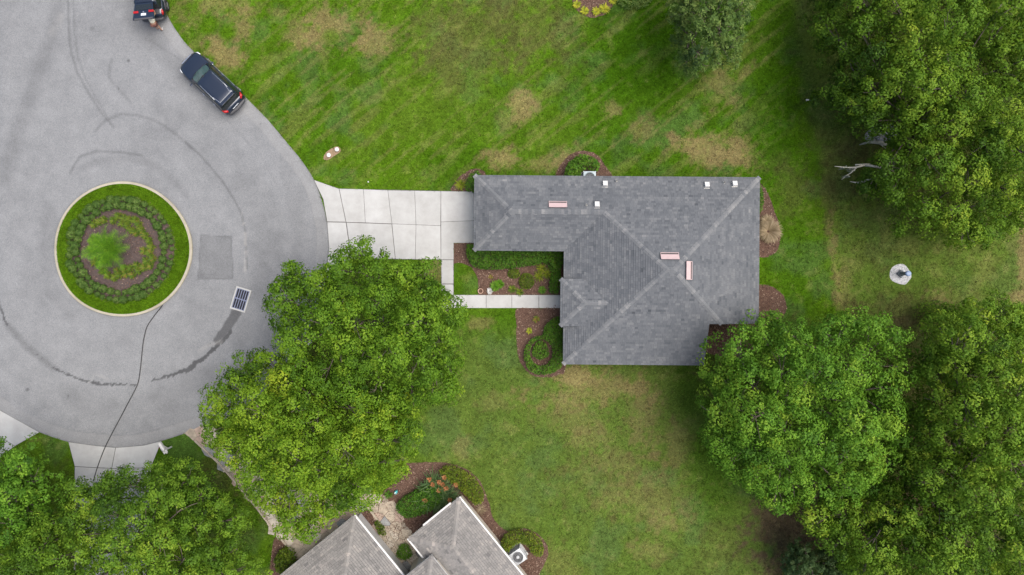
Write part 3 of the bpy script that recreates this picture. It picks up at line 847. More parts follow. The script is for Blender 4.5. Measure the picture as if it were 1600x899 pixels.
def caps(name, lines, m, parent, wd=.30, seed=2):
    ct = .72 if m is M['shingle'] else .55
    """folded cap shingles along ridges and hips: (a, b, left drop, right drop)"""
    rr = random.Random(seed); mb = MB()
    for a, b, drop in lines:
        a, b = Vector(a), Vector(b); d = b - a; n = max(1, int(d.length / .2)); d /= n
        hd = Vector((d.x, d.y, 0)).normalized(); s = Vector((-hd.y, hd.x, 0))
        for k in range(n):
            p, q = a + d * k, a + d * (k + 1.15)
            z0, z1 = .045, .028
            tt = min(1, max(0, rr.gauss(ct, .13)))
            u = Vector((0, 0, 1)); dd = Vector((0, 0, -drop * wd / 2))
            for sg in (1, -1):
                e = s * (sg * wd / 2) + dd
                f = [p + u * z0, q + u * z1, q + u * (z1 - .004) + e, p + u * (z0 - .004) + e]
                if sg > 0: f.reverse()
                mb.poly(f, tt)
            mb.poly([p + u * z0, p + u * z0 + s * wd / 2 + dd, p + u * z0 - u * .02 + s * wd / 2 + dd, p - u * .0, p + u * (z0 - .02) - s * wd / 2 + dd, p + u * z0 - s * wd / 2 + dd], tt)
    o = mb.build(name, m, parent, tint=True); o['kind'] = 'stuff'
    return o

def deck(name, planes, m, parent):
    mb = MB()
    for polys, (a, b, c) in planes:
        for p in polys:
            q = [(x, y, a * x + b * y + c) for x, y in p]
            ar = sum(q[i][0] * q[(i + 1) % len(q)][1] - q[(i + 1) % len(q)][0] * q[i][1] for i in range(len(q)))
            if ar < 0: q.reverse()
            mb.poly(q)
    return mb.build(name, m, parent)

PT = 0.417; ZE = 2.60
hx, hy = 6.7, 1.1                                # house origin; everything below is written in world metres and shifted
house = empty('house', (hx, hy, 0), math.radians(-.45))
tag(house, 'single storey house with slate grey hipped shingle roof at the end of the driveway', 'house')
L_ = lambda p: (p[0] - hx, p[1] - hy)
xW, xE, yN, yS = 3.32, 15.84, 7.14, -4.95
xw, ys_ = -2.46, 2.30
hm = (yN - yS) / 2; yr = (yN + yS) / 2
hw_ = (yN - ys_) / 2; yrw = (yN + ys_) / 2
ax1, ax2 = xW + hm, xE - hm                      # ends of the short main ridge
xg, yg = 12.35, -2.24                            # the open corner
xh = ax2 + (yr - yg)                              # hip meets the notch
zr = ZE + PT * hm; zw = ZE + PT * hw_
jx = xW + hw_
def plane_of(kind, e):
    ox, oy = hx, hy
    if kind == 'N': return (0, -PT, ZE + PT * (e - oy))
    if kind == 'S': return (0, PT, ZE - PT * (e - oy))
    if kind == 'E': return (-PT, 0, ZE + PT * (e - ox))
    if kind == 'W': return (PT, 0, ZE - PT * (e - ox))
def LP(ps): return [L_(p) for p in ps]
hs = xW + (yg - yS)
planes = [
 ([LP([(xw, yN), (xw + hw_, yrw), (jx, yrw), (jx, yN)]), LP([(jx, yN), (jx, yrw), (ax1, yr), (ax2, yr), (xE, yN)])], plane_of('N', yN)),
 ([LP([(hs, yg), (xh, yg), (ax2, yr), (ax1, yr)]), LP([(xW, yS), (xg, yS), (xg, yg), (hs, yg)])], plane_of('S', yS)),
 ([LP([(xE, yN), (ax2, yr), (xh, yg), (xE, yg)])], plane_of('E', xE)),
 ([LP([(xW, ys_), (jx, yrw), (ax1, yr), (xW, yS)])], plane_of('W', xW)),
 ([LP([(xw, ys_), (xW, ys_), (jx, yrw), (xw + hw_, yrw)])], plane_of('S', ys_)),
 ([LP([(xw, yN), (xw, ys_), (xw + hw_, yrw)])], plane_of('W', xw)),
]
# raised entry porch
zp = 3.10; pw, pn, ps = 3.08, .53, -2.47; pr = (pn + ps) / 2; ph = (pn - ps) / 2
xin = xW + (zp - ZE) / PT; xrid = xW + (zp + PT * ph - ZE) / PT
pplanes = [
 ([LP([(pw, pn), (pw, ps), (pw + ph, pr)])], (PT, 0, zp - PT * (pw - hx))),
 ([LP([(pw, pn), (pw + ph, pr), (xrid, pr), (xin, pn)])], (0, -PT, zp + PT * (pn - hy))),
 ([LP([(pw, ps), (xin, ps), (xrid, pr), (pw + ph, pr)])], (0, PT, zp - PT * (ps - hy))),
]
roof = deck('roof', planes, M['deck'], house)
shingles('shingles', planes, M['shingle'], roof, seed=3)
def Z3(p, z): q = L_(p); return (q[0], q[1], z)
caps('ridge_cap', [
 (Z3((xw, yN), ZE), Z3((xw + hw_, yrw), zw), .30), (Z3((xw, ys_), ZE), Z3((xw + hw_, yrw), zw), .30),
 (Z3((xw + hw_, yrw), zw), Z3((jx, yrw), zw), .417), (Z3((jx, yrw), zw), Z3((ax1, yr), zr), .30), (Z3((ax1, yr), zr), Z3((ax2, yr), zr), .417),
 (Z3((xE, yN), ZE), Z3((ax2, yr), zr), .30), (Z3((xh, yg), zr - PT * (yr - yg)), Z3((ax2, yr), zr), .30), (Z3((xW, yS), ZE), Z3((ax1, yr), zr), .30)], M['shingle'], roof)
proof = deck('porch_roof', pplanes, M['deck'], house)
shingles('shingles', pplanes, M['shingle'], proof, seed=4)
zpr = zp + PT * ph
caps('ridge_cap', [(Z3((pw, pn), zp), Z3((pw + ph, pr), zpr), .3), (Z3((pw, ps), zp), Z3((pw + ph, pr), zpr), .3), (Z3((pw + ph, pr), zpr), Z3((xrid, pr), zpr), .417)], M['shingle'], proof, seed=5)
# fascia boards and soffit
outl = [(xw, yN), (xE, yN), (xE, yg), (xg, yg), (xg, yS), (xW, yS), (xW, ys_), (xw, ys_)]
def fascia(a, b, za, zb, parent, m=M['fascia'], th=.025, ht=.17):
    a, b = Vector((*L_(a), za - ht / 2 - .002)), Vector((*L_(b), zb - ht / 2 - .002))
    mb = MB(); mb.bar(a, b, th, ht); return mb.build('fascia', m, parent)
zc = zr - PT * (yr - yg)
zg = ZE + PT * (yg - yS)
fascia((xw, yN - .012), (xE, yN - .012), ZE, ZE, house); fascia((xE - .012, yN - .03), (xE - .012, yg + .03), ZE, ZE, house)
fascia((xE, yg + .012), (xh, yg + .012), ZE, zc, house); fascia((xh, yg + .012), (xg - .012, yg + .012), zc, zg, house)
fascia((xg - .012, yg), (xg - .012, yS + .03), zg, ZE, house); fascia((xg, yS + .012), (xW, yS + .012), ZE, ZE, house)
fascia((xW + .012, yS + .03), (xW + .012, ys_ - .03), ZE, ZE, house); fascia((xW, ys_ + .012), (xw, ys_ + .012), ZE, ZE, house)
fascia((xw + .012, ys_ + .03), (xw + .012, yN - .03), ZE, ZE, house)
fascia((pw + .012, pn), (pw + .012, ps), zp, zp, house); fascia((pw + .03, pn - .012), (xin, pn - .012), zp, zp, house); fascia((pw + .03, ps + .012), (xin, ps + .012), zp, zp, house)
mb = MB(); mb.poly([(*L_(p), ZE - .175) for p in outl]); mb.build('soffit', M['white'], house)
# walls
ov = .45
def wall(a, b, zt, parent, m=M['stucco'], th=.2):
    a, b = Vector((*L_(a), 0)), Vector((*L_(b), 0)); d = (b - a); c_ = (a + b) / 2
    mb = MB(); mb.box((c_.x, c_.y, zt / 2), (d.length, th, zt), math.atan2(d.y, d.x)); return mb.build('wall', m, parent)
zt = ZE - .18
wl = [((xw + ov, yN - ov), (xE - ov, yN - ov)), ((xE - ov, yN - ov - .1), (xE - ov, yg + ov)), ((xE - ov + .1, yg + ov), (xg - ov, yg + ov)), ((xg - ov, yg + ov - .1), (xg - ov, yS + ov + .1)),
      ((xg - ov + .1, yS + ov), (xW + ov, yS + ov)), ((xW + ov, yS + ov + .1), (xW + ov, ys_ + ov)), ((xW + ov - .1, ys_ + ov), (xw + ov, ys_ + ov)), ((xw + ov, ys_ + ov + .1), (xw + ov, yN - ov - .1))]
for a, b in wl: wall(a, b, zt, house)
# gable triangles over the open corner
mb = MB()
mb.poly([(*L_((xE - ov, yg + .12)), zt), (*L_((xg - .12, yg + .12)), zt), (*L_((xg - .12, yg + .12)), zg - .1), (*L_((xh, yg + .12)), zc - .03), (*L_((xE - ov, yg + .12)), ZE + .1)])
mb.poly([(*L_((xg - .12, yg + .12)), zt), (*L_((xg - .12, yS + ov)), zt), (*L_((xg - .12, yS + ov)), ZE + .1), (*L_((xg - .12, yg + .12)), zg - .1)])
mb.build('gable', M['stucco'], house)
def opening(kind, x, y, wd, z0, ht, axis_, out):
    """window or door on a wall that runs along x or y; out is the outward sign"""
    q = L_((x, y)); rz = 0 if axis_ == 'x' else math.pi / 2
    nrm = Vector((0, out, 0)) if axis_ == 'x' else Vector((out, 0, 0))
    al = Vector((1, 0, 0)) if axis_ == 'x' else Vector((0, 1, 0))
    base = Vector((q[0], q[1], z0 + ht / 2)) + nrm * .1
    mb = MB()
    if kind == 'window':
        mb.box(base + nrm * .008, (wd, .02, ht), rz); o = mb.build('window', M['glass'], house)
        mb = MB()
        for s in (-1, 1):
            mb.box(base + nrm * .02 + al * (s * wd / 2), (.07, .05, ht + .07), rz)
            mb.box(base + nrm * .022 + Vector((0, 0, s * ht / 2)), (wd - .07, .05, .07), rz)
        mb.box(base + nrm * .021, (.04, .045, ht - .07), rz); mb.build('frame', M['white'], o)
        mb = MB(); mb.box(base + nrm * .05 + Vector((0, 0, -ht / 2 - .06)), (wd + .15, .10, .05), rz); mb.build('sill', M['white'], o)
    else:
        mb.box(base + nrm * .008, (wd, .03, ht), rz); o = mb.build(kind, M['white'], house)
        rows = 4 if kind == 'garage_door' else 2; cols = 6 if kind == 'garage_door' else 2
        for r_ in range(rows):
            for c_ in range(cols):
                mb = MB()
                mb.box(base + nrm * .026 + al * ((c_ + .5) / cols - .5) * wd + Vector((0, 0, ((r_ + .5) / rows - .5) * ht)), (wd / cols * .8, .015, ht / rows * .72), rz)
                mb.build('panel', M['white'], o)
        mb = MB(); mb.box(base + nrm * .05 + al * (wd * .42 if kind == 'door' else 0), (.05, .05, .12), rz); mb.build('handle', M['lead'], o)
opening('garage_door', xw + ov, (yN + ys_) / 2, 3.6, .04, 2.1, 'y', -1)
opening('door', xW + ov, pr, .95, .05, 2.05, 'y', -1)
for y in (-3.6, 1.2): opening('window', xW + ov, y, 1.2, .9, 1.2, 'y', -1)
for x in (.6, 4.5, 8.0, 11.5, 14.0): opening('window', x, yN - ov, 1.2, .9, 1.2, 'x', 1)
for y in (5.4, 1.2): opening('window', xE - ov, y, 1.6, .9, 1.2, 'y', 1)
for x in (5.5, 9.0): opening('window', x, yS + ov, 1.6, .9, 1.2, 'x', -1)
for x in (.2,): opening('window', x, ys_ + ov, 1.4, .9, 1.2, 'x', -1)
opening('door', 13.6, yg + ov, 1.6, .05, 2.05, 'x', -1)
for y in (pn - .35, ps + .35):
    q = L_((pw + .45, y)); mb = MB(); mb.box((q[0], q[1], 1.46), (.26, .26, 2.92)); bevel(mb.build('porch_column', M['white'], house), .015)
mb = MB(); q = L_((3.6, pr)); mb.box((q[0], q[1], 2.99), (1.0, 2.8, .06)); mb.build('porch_ceiling', M['white'], house)
# roof furniture
def rz_main(x, y):
    d = min(yN - y, xE - x, y - yS if x > xW else 9, x - xW if x < ax1 and y < 4.7 and x > xW else 9)
    return ZE + PT * max(0, d)
def on_roof(px, py, f):
    z = 3.0
    for _ in range(8):
        p = P(px, py, z + .08); z = f(p.x, p.y)
    p = P(px, py, z + .08)
    return p.x, p.y, z
fN = lambda x, y: ZE + PT * (yN - y)
fE = lambda x, y: ZE + PT * (xE - x)
def tilt(up):                                     # frame whose z is the roof normal; up = plan direction uphill
    u = Vector((up[0], up[1], PT)).normalized(); s = Vector((-up[1], up[0], 0)); n_ = s.cross(u)
    if n_.z < 0: n_ = -n_
    return s, u, n_
def ridge_vent(px, py, ln, wd, f, up):
    x, y, z = on_roof(px, py, f); q = L_((x, y)); o = Vector((q[0], q[1], z)); s, u, n_ = tilt(up)
    M3 = Matrix((s, u, n_)).transposed()
    mb = MB(); mb.box(o + n_ * .06, (ln - .06, wd - .06, .12), M=M3); v = mb.build('roof_vent_base', M['vent_dark'], roof)
    mb = MB(); lid = []
    for a_, b_, c_ in ((-ln / 2, -wd / 2 - .02, .10), (ln / 2, -wd / 2 - .02, .10), (ln / 2, wd / 2, .17), (-ln / 2, wd / 2, .17)): lid.append((a_, b_, c_))
    T = [o + s * a_ + u * b_ + n_ * c_ for a_, b_, c_ in lid]; B = [p - n_ * .04 for p in T]
    mb.poly(T if (T[1] - T[0]).cross(T[2] - T[0]).z > 0 else T[::-1]); mb.poly(B)
    for k in range(4): mb.poly([B[k], B[(k + 1) % 4], T[(k + 1) % 4], T[k]])
    bevel(mb.build('roof_vent', M['vent'], roof), .008)
ridge_vent(871, 321.5, 1.14, .44, fN, (0, -1)); ridge_vent(1046.5, 400.8, 1.12, .46, fN, (0, -1)); ridge_vent(1075.5, 422, 1.12, .46, fE, (-1, 0))
def box_vent(px, py):
    x, y, z = on_roof(px, py, fN); q = L_((x, y)); o = Vector((q[0], q[1], z)); s, u, n_ = tilt((0, -1)); M3 = Matrix((s, u, n_)).transposed()
    mb = MB(); mb.box(o + n_ * .012, (.36, .40, .012), M=M3); mb.build('vent_flashing', M['lead'], roof)
    mb = MB(); mb.box(o + n_ * .09, (.27, .25, .15), M=M3); mb.box(o + n_ * .185 - u * .03, (.30, .32, .035), M=M3)
    bevel(mb.build('box_vent', M['white'], roof), .015)
for a, b in ((944.5, 289), (1103.5, 289.5), (1147, 287.5), (932, 321.5)): box_vent(a, b)
def pipe(px, py):
    x, y, z = on_roof(px, py, fN); q = L_((x, y))
    mb = MB(); mb.disc(q, .11, z - .06, z + .07, 14, r1=.055); mb.build('pipe_flashing', M['lead'], roof)
    mb = MB(); mb.disc(q, .045, z, z + .26, 12); p_ = mb.build('vent_pipe', M['lead'], roof)
    mb = MB(); mb.disc(q, .038, z + .2, z + .264, 12); mb.build('pipe_mouth', M['pit'], roof)
for a, b in ((962, 283), (1130.5, 284), (915.5, 321)): pipe(a, b)

# ------------------------------------------------------------------ neighbour's house (turned about 51 degrees)
B1 = P(717, 778, 2.6); ang = math.atan2(-.777, .63)
nb = empty('neighbour_house', (B1.x, B1.y, 0), ang)
tag(nb, 'light grey shingle roofed house turned at an angle beside the big lawn oak', 'house')
# local x = along the right eave (u), local y = -v
e = 2.6
rw = 4.15; rl = 16.0; k = rw / 2
np1 = [
 ([[(0, 0), (rl, 0), (rl, -k), (k, -k)]], (0, -PT, e)),
 ([[(0, 0), (k, -k), (0, -rw)]], (PT, 0, e)),
 ([[(0, -rw), (k, -k), (rl, -k), (rl, -rw)]], (0, PT, e + PT * rw)),
]
r1 = deck('roof', np1, M['deck'], nb); shingles('shingles', np1, M['shingle_b'], r1, .15, .26, 7)
caps('ridge_cap', [((0, 0, e), (k, -k, e + PT * k), .3), ((0, -rw, e), (k, -k, e + PT * k), .3), ((k, -k, e + PT * k), (rl, -k, e + PT * k), .417)], M['shingle_b'], r1, seed=8)
gu, gv, gw = -3.35, -5.95, 6.6; k2 = gw / 2
np2 = [
 ([[(gu, gv), (14, gv), (14, gv - k2), (gu + k2, gv - k2)]], (0, -PT, e + PT * gv)),
 ([[(gu, gv), (gu + k2, gv - k2), (gu, gv - gw)]], (PT, 0, e - PT * gu)),
 ([[(gu, gv - gw), (gu + k2, gv - k2), (14, gv - k2), (14, gv - gw)]], (0, PT, e - PT * (gv - gw))),
]
r2 = deck('garage_roof', np2, M['deck'], nb); shingles('shingles', np2, M['shingle_b'], r2, .15, .26, 9)
zk = e + PT * k2
caps('ridge_cap', [((gu, gv, e), (gu + k2, gv - k2, zk), .3), ((gu, gv - gw, e), (gu + k2, gv - k2, zk), .3), ((gu + k2, gv - k2, zk), (14, gv - k2, zk), .417)], M['shingle_b'], r2, seed=10)
# raised entry between the wings
e3 = 3.35; eu, ev0, ev1 = 1.6, -3.45, -5.9; k3 = (ev0 - ev1) / 2
np3 = [
 ([[(eu, ev0), (eu + k3, ev0 - k3), (eu, ev1)]], (PT, 0, e3 - PT * eu)),
 ([[(eu, ev0), (9, ev0), (9, ev0 - k3), (eu + k3, ev0 - k3)]], (0, -PT, e3 + PT * ev0)),
 ([[(eu, ev1), (eu + k3, ev0 - k3), (9, ev0 - k3), (9, ev1)]], (0, PT, e3 - PT * ev1)),
]
r3 = deck('entry_roof', np3, M['deck'], nb); shingles('shingles', np3, M['shingle_b'], r3, .15, .26, 11)
z3 = e3 + PT * k3
caps('ridge_cap', [((eu, ev0, e3), (eu + k3, ev0 - k3, z3), .3), ((eu, ev1, e3), (eu + k3, ev0 - k3, z3), .3), ((eu + k3, ev0 - k3, z3), (9, ev0 - k3, z3), .417)], M['shingle_b'], r3, seed=12)
def nbar(nm, a, b, wd, ht, m): mb = MB(); mb.bar(a, b, wd, ht); return bevel(mb.build(nm, m, nb), .01)
nbar('gutter', (-.02, .07, e - .05), (rl, .06, e - .05), .11, .12, M['white'])
nbar('gutter', (-.06, -.62, e - .05), (-.06, -2.9, e - .05), .12, .12, M['white'])
nbar('gutter', (-.03, -rw - .06, e - .05), (1.55, -rw - .06, e - .05), .12, .12, M['white'])
nbar('gutter', (gu, gv + .06, e - .05), (5, gv + .06, e - .05), .12, .12, M['white'])
nbar('fascia', (gu - .012, gv, e - .1), (gu - .012, gv - gw, e - .1), .025, .17, M['white'])
nbar('fascia', (-.012, 0, e - .1), (-.012, -rw, e - .1), .025, .17, M['white'])
nbar('fascia', (eu - .012, ev0, e3 - .1), (eu - .012, ev1, e3 - .1), .025, .17, M['white'])
nbar('fascia', (eu, ev0 + .012, e3 - .1), (9, ev0 + .012, e3 - .1), .025, .17, M['white'])
def nwall(a, b, zt_, m=M['stucco']):
    a, b = Vector((*a, 0)), Vector((*b, 0)); d = b - a; c_ = (a + b) / 2
    mb = MB(); mb.box((c_.x, c_.y, zt_ / 2), (d.length, .2, zt_), math.atan2(d.y, d.x)); mb.build('wall', m, nb)
nwall((.45, -.45), (rl - .3, -.45), e - .02); nwall((.45, -.56), (.45, -rw + .56), e - .02); nwall((.45, -rw + .45), (3, -rw + .45), e - .02)
nwall((gu + .45, gv - .62), (13, gv - .62), e - .02, M['white']); nwall((gu + .45, gv - .74), (gu + .45, gv - gw + .56), e - .02); nwall((gu + .45, gv - gw + .45), (13, gv - gw + .45), e - .02)
nwall((eu + .4, ev0 - .3), (eu + .4, ev1 + .1), e3 - .1); nwall((eu + .51, ev0 - .1), (8, ev0 - .1), e3 - .05); nwall((eu + .51, ev1 + .1), (8, ev1 + .1), e3 - .05)
mb = MB(); mb.box((eu + .28, (ev0 + ev1) / 2, 1.05), (.05, 1.0, 2.1)); dd = mb.build('door', M['white'], nb)
for a in (-.25, .25):
    for b in (.6, 1.5):
        mb = MB(); mb.box((eu + .25, (ev0 + ev1) / 2 + a, b), (.02, .36, .6)); mb.build('panel', M['white'], dd)
mb = MB(); mb.box((gu + .34, gv - gw / 2, 1.1), (.04, 4.8, 2.1)); gd = mb.build('garage_door', M['white'], nb)
for a in range(8):
    for b in range(4):
        mb = MB(); mb.box((gu + .315, gv - gw / 2 - 2.1 + a * .6, .35 + b * .5), (.02, .5, .4)); mb.build('panel', M['white'], gd)
mb = MB(); mb.box((.34, -1.9, 1.45), (.03, 1.5, 1.3)); wo = mb.build('window', M['glass'], nb)
mb = MB()
for a in (-.78, 0, .78): mb.box((.33, -1.9 + a, 1.45), (.06, .06, 1.42))
for a in (-.68, .68): mb.box((.332, -1.9, 1.45 + a), (.055, 1.5, .06))
mb.build('frame', M['white'], wo)

# flagstones
def voronoi_stones(poly_px, spacing, parent, mats, z0, z1, seed=5):
    rr = random.Random(seed)
    pm = [(v.x, v.y) for v in PP(poly_px)]
    xs = [p[0] for p in pm]; ys = [p[1] for p in pm]
    pts = []
    tries = 0
    while tries < 9000:
        tries += 1
        p = (rr.uniform(min(xs) - 1, max(xs) + 1), rr.uniform(min(ys) - 1, max(ys) + 1))
        if all((p[0] - q[0]) ** 2 + (p[1] - q[1]) ** 2 > spacing ** 2 for q in pts): pts.append(p)
    arr = np.array(pts); ok = inpoly(arr[:, 0], arr[:, 1], pm)
    cnt = 0
    for i, p in enumerate(pts):
        if not ok[i]: continue
        cell = [(p[0] - 1, p[1] - 1), (p[0] + 1, p[1] - 1), (p[0] + 1, p[1] + 1), (p[0] - 1, p[1] + 1)]
        d = np.hypot(arr[:, 0] - p[0], arr[:, 1] - p[1])
        for j in np.argsort(d)[1:16]:
            q = pts[j]; nx_, ny_ = q[0] - p[0], q[1] - p[1]; ln = math.hypot(nx_, ny_); nx_ /= ln; ny_ /= ln
            cell = clip_half(cell, nx_, ny_, nx_ * p[0] + ny_ * p[1] + ln / 2 - .012)
            if len(cell) < 3: break
        if len(cell) < 3: continue
        mb = MB(); h = z1 + rr.uniform(-.006, .006); mb.prism(cell, z0, h)
        bevel(mb.build('flagstone', rr.choice(mats), parent), .008, 1); cnt += 1
    return cnt
fl = [simple('flagstone_' + n_, c_, .85, var=.25, scale=3, bump=.3) for n_, c_ in (('tan', (.29, .245, .19)), ('cream', (.36, .325, .27)), ('pink', (.30, .23, .185)), ('grey', (.20, .205, .205)), ('buff', (.32, .275, .215)))]
fp = mesh('flagstone_path', [(v.x, v.y, .02) for v in PP(STONE_PX)], [tuple(range(len(STONE_PX)))], simple('mortar', (.22, .19, .15), .9))
if fp.data.polygons[0].normal.z < 0: fp.data.flip_normals()
tag(fp, kind='structure')
voronoi_stones(STONE_PX, .50, fp, [fl[0], fl[0], fl[1], fl[1], fl[2], fl[3], fl[4]], .0, .045)
def edging(pts, lab):
    p = [P(a, b, .06) for a, b in pts]; root = empty('path_edging', p[0]); tag(root, lab, 'edging')
    for a, b in zip(p, p[1:]):
        n_ = max(1, int((b - a).length / .9))
        for k in range(n_):
            q0, q1 = a.lerp(b, k / n_) - p[0], a.lerp(b, (k + .985) / n_) - p[0]
            mb = MB(); mb.bar(q0 + Vector((0, 0, -.02)), q1 + Vector((0, 0, -.02)), .12, .14); mb.build('edging_stone', fl[4], root)
edging([(305, 689), (345, 727), (400, 792), (430, 832), (466, 873)], 'tan stone edging along the west side of the flagstone drive')
edging([(573, 790), (600, 826), (628, 862), (645, 885)], 'tan stone edging between mulch strip and flagstone entry path')
# ------------------------------------------------------------------ foliage
def rand_dirs(n, zmin=-1.0):
    z = RNG.uniform(zmin, 1, n); a = RNG.random(n) * 2 * np.pi; r = np.sqrt(1 - z * z)
    return np.stack([r * np.cos(a), r * np.sin(a), z], 1)
def unit(v): return v / np.maximum(1e-9, np.linalg.norm(v, axis=1))[:, None]
def leaf_mesh(name, pos, nrm, ln, wd, m, parent, tint, fold=.25):
    """one four-cornered folded leaf per point"""
    n = len(pos)
    nrm = unit(nrm + RNG.normal(0, .36, (n, 3)))
    a = unit(np.cross(nrm, RNG.normal(0, 1, (n, 3)))); b = np.cross(nrm, a)
    L = ln * (.65 + .7 * RNG.random(n)); Wd = wd * (.7 + .6 * RNG.random(n))
    V = np.zeros((n, 4, 3))
    V[:, 0] = pos - a * (L / 2)[:, None]
    V[:, 2] = pos + a * (L / 2)[:, None] - nrm * (L * .12)[:, None]
    V[:, 1] = pos + b * (Wd / 2)[:, None] + nrm * (Wd * fold)[:, None]
    V[:, 3] = pos - b * (Wd / 2)[:, None] + nrm * (Wd * fold)[:, None]
    return npmesh(name, V.reshape(-1, 3), np.arange(n * 4).reshape(-1, 4), m, parent, fattr={'tint': np.clip(tint, 0, 1)})

OAK = [(0.026, 0.066, 0.006), (0.066, 0.146, 0.010), (0.112, 0.222, 0.014), (0.170, 0.285, 0.020), (0.26, 0.355, 0.026)]
def shade(cols, r, g, b): return [(min(1, c[0] * r), min(1, c[1] * g), min(1, c[2] * b)) for c in cols]
M['oak_a'] = leafmat('oak_leaf_mid', OAK)
M['oak_b'] = leafmat('oak_leaf_yellow', shade(OAK, 1.16, 1.08, 1.0))
M['oak_c'] = leafmat('oak_leaf_green', shade(OAK, .92, 1.04, 1.3))
M['oak_d'] = leafmat('oak_leaf_dark', shade(OAK, .92, .90, 1.0))
M['oak_e'] = leafmat('oak_leaf_olive', shade(OAK, 1.04, 1.0, 1.2))
M['willow'] = leafmat('grey_green_leaf', shade(OAK, 1.0, .85, 3.0))
M['blue'] = leafmat('blue_green_leaf', shade(OAK, .7, .62, 3.4))
M['hedge'] = leafmat('hedge_leaf', [(0.020, 0.062, 0.008), (0.042, 0.115, 0.010), (0.072, 0.165, 0.013), (0.12, 0.21, 0.02)], .25)
M['hedge_y'] = leafmat('lime_hedge_leaf', [(0.03, 0.062, 0.008), (0.065, 0.11, 0.010), (0.115, 0.165, 0.012), (0.20, 0.23, 0.02)], .25)
M['box'] = leafmat('boxwood_leaf', [(0.028, 0.062, 0.012), (0.052, 0.108, 0.020), (0.085, 0.150, 0.028), (0.16, 0.21, 0.06)], .25)
M['croton'] = leafmat('croton_leaf', [(0.04, 0.085, 0.01), (0.07, 0.125, 0.012), (0.125, 0.16, 0.018), (0.19, 0.11, 0.035)], .25)
M['palm'] = leafmat('palm_leaf', [(0.045, 0.13, 0.008), (0.09, 0.22, 0.012), (0.17, 0.31, 0.018)], .35)
M['strap'] = leafmat('strap_leaf', [(0.04, 0.085, 0.03), (0.075, 0.13, 0.045), (0.13, 0.17, 0.06)], .25)
M['rust'] = leafmat('rust_leaf', [(0.16, 0.06, 0.025), (0.30, 0.12, 0.05), (0.36, 0.18, 0.08)], .2)
M['straw'] = leafmat('straw_blade', [(0.17, 0.13, 0.075), (0.32, 0.25, 0.16), (0.44, 0.37, 0.26)], .2)
M['yellow'] = leafmat('yellow_flower', [(0.14, 0.19, 0.015), (0.26, 0.27, 0.02), (0.42, 0.38, 0.03)], .2)
M['palewhite'] = leafmat('pale_flower', [(0.4, 0.4, 0.38), (0.6, 0.58, 0.58)], .2)

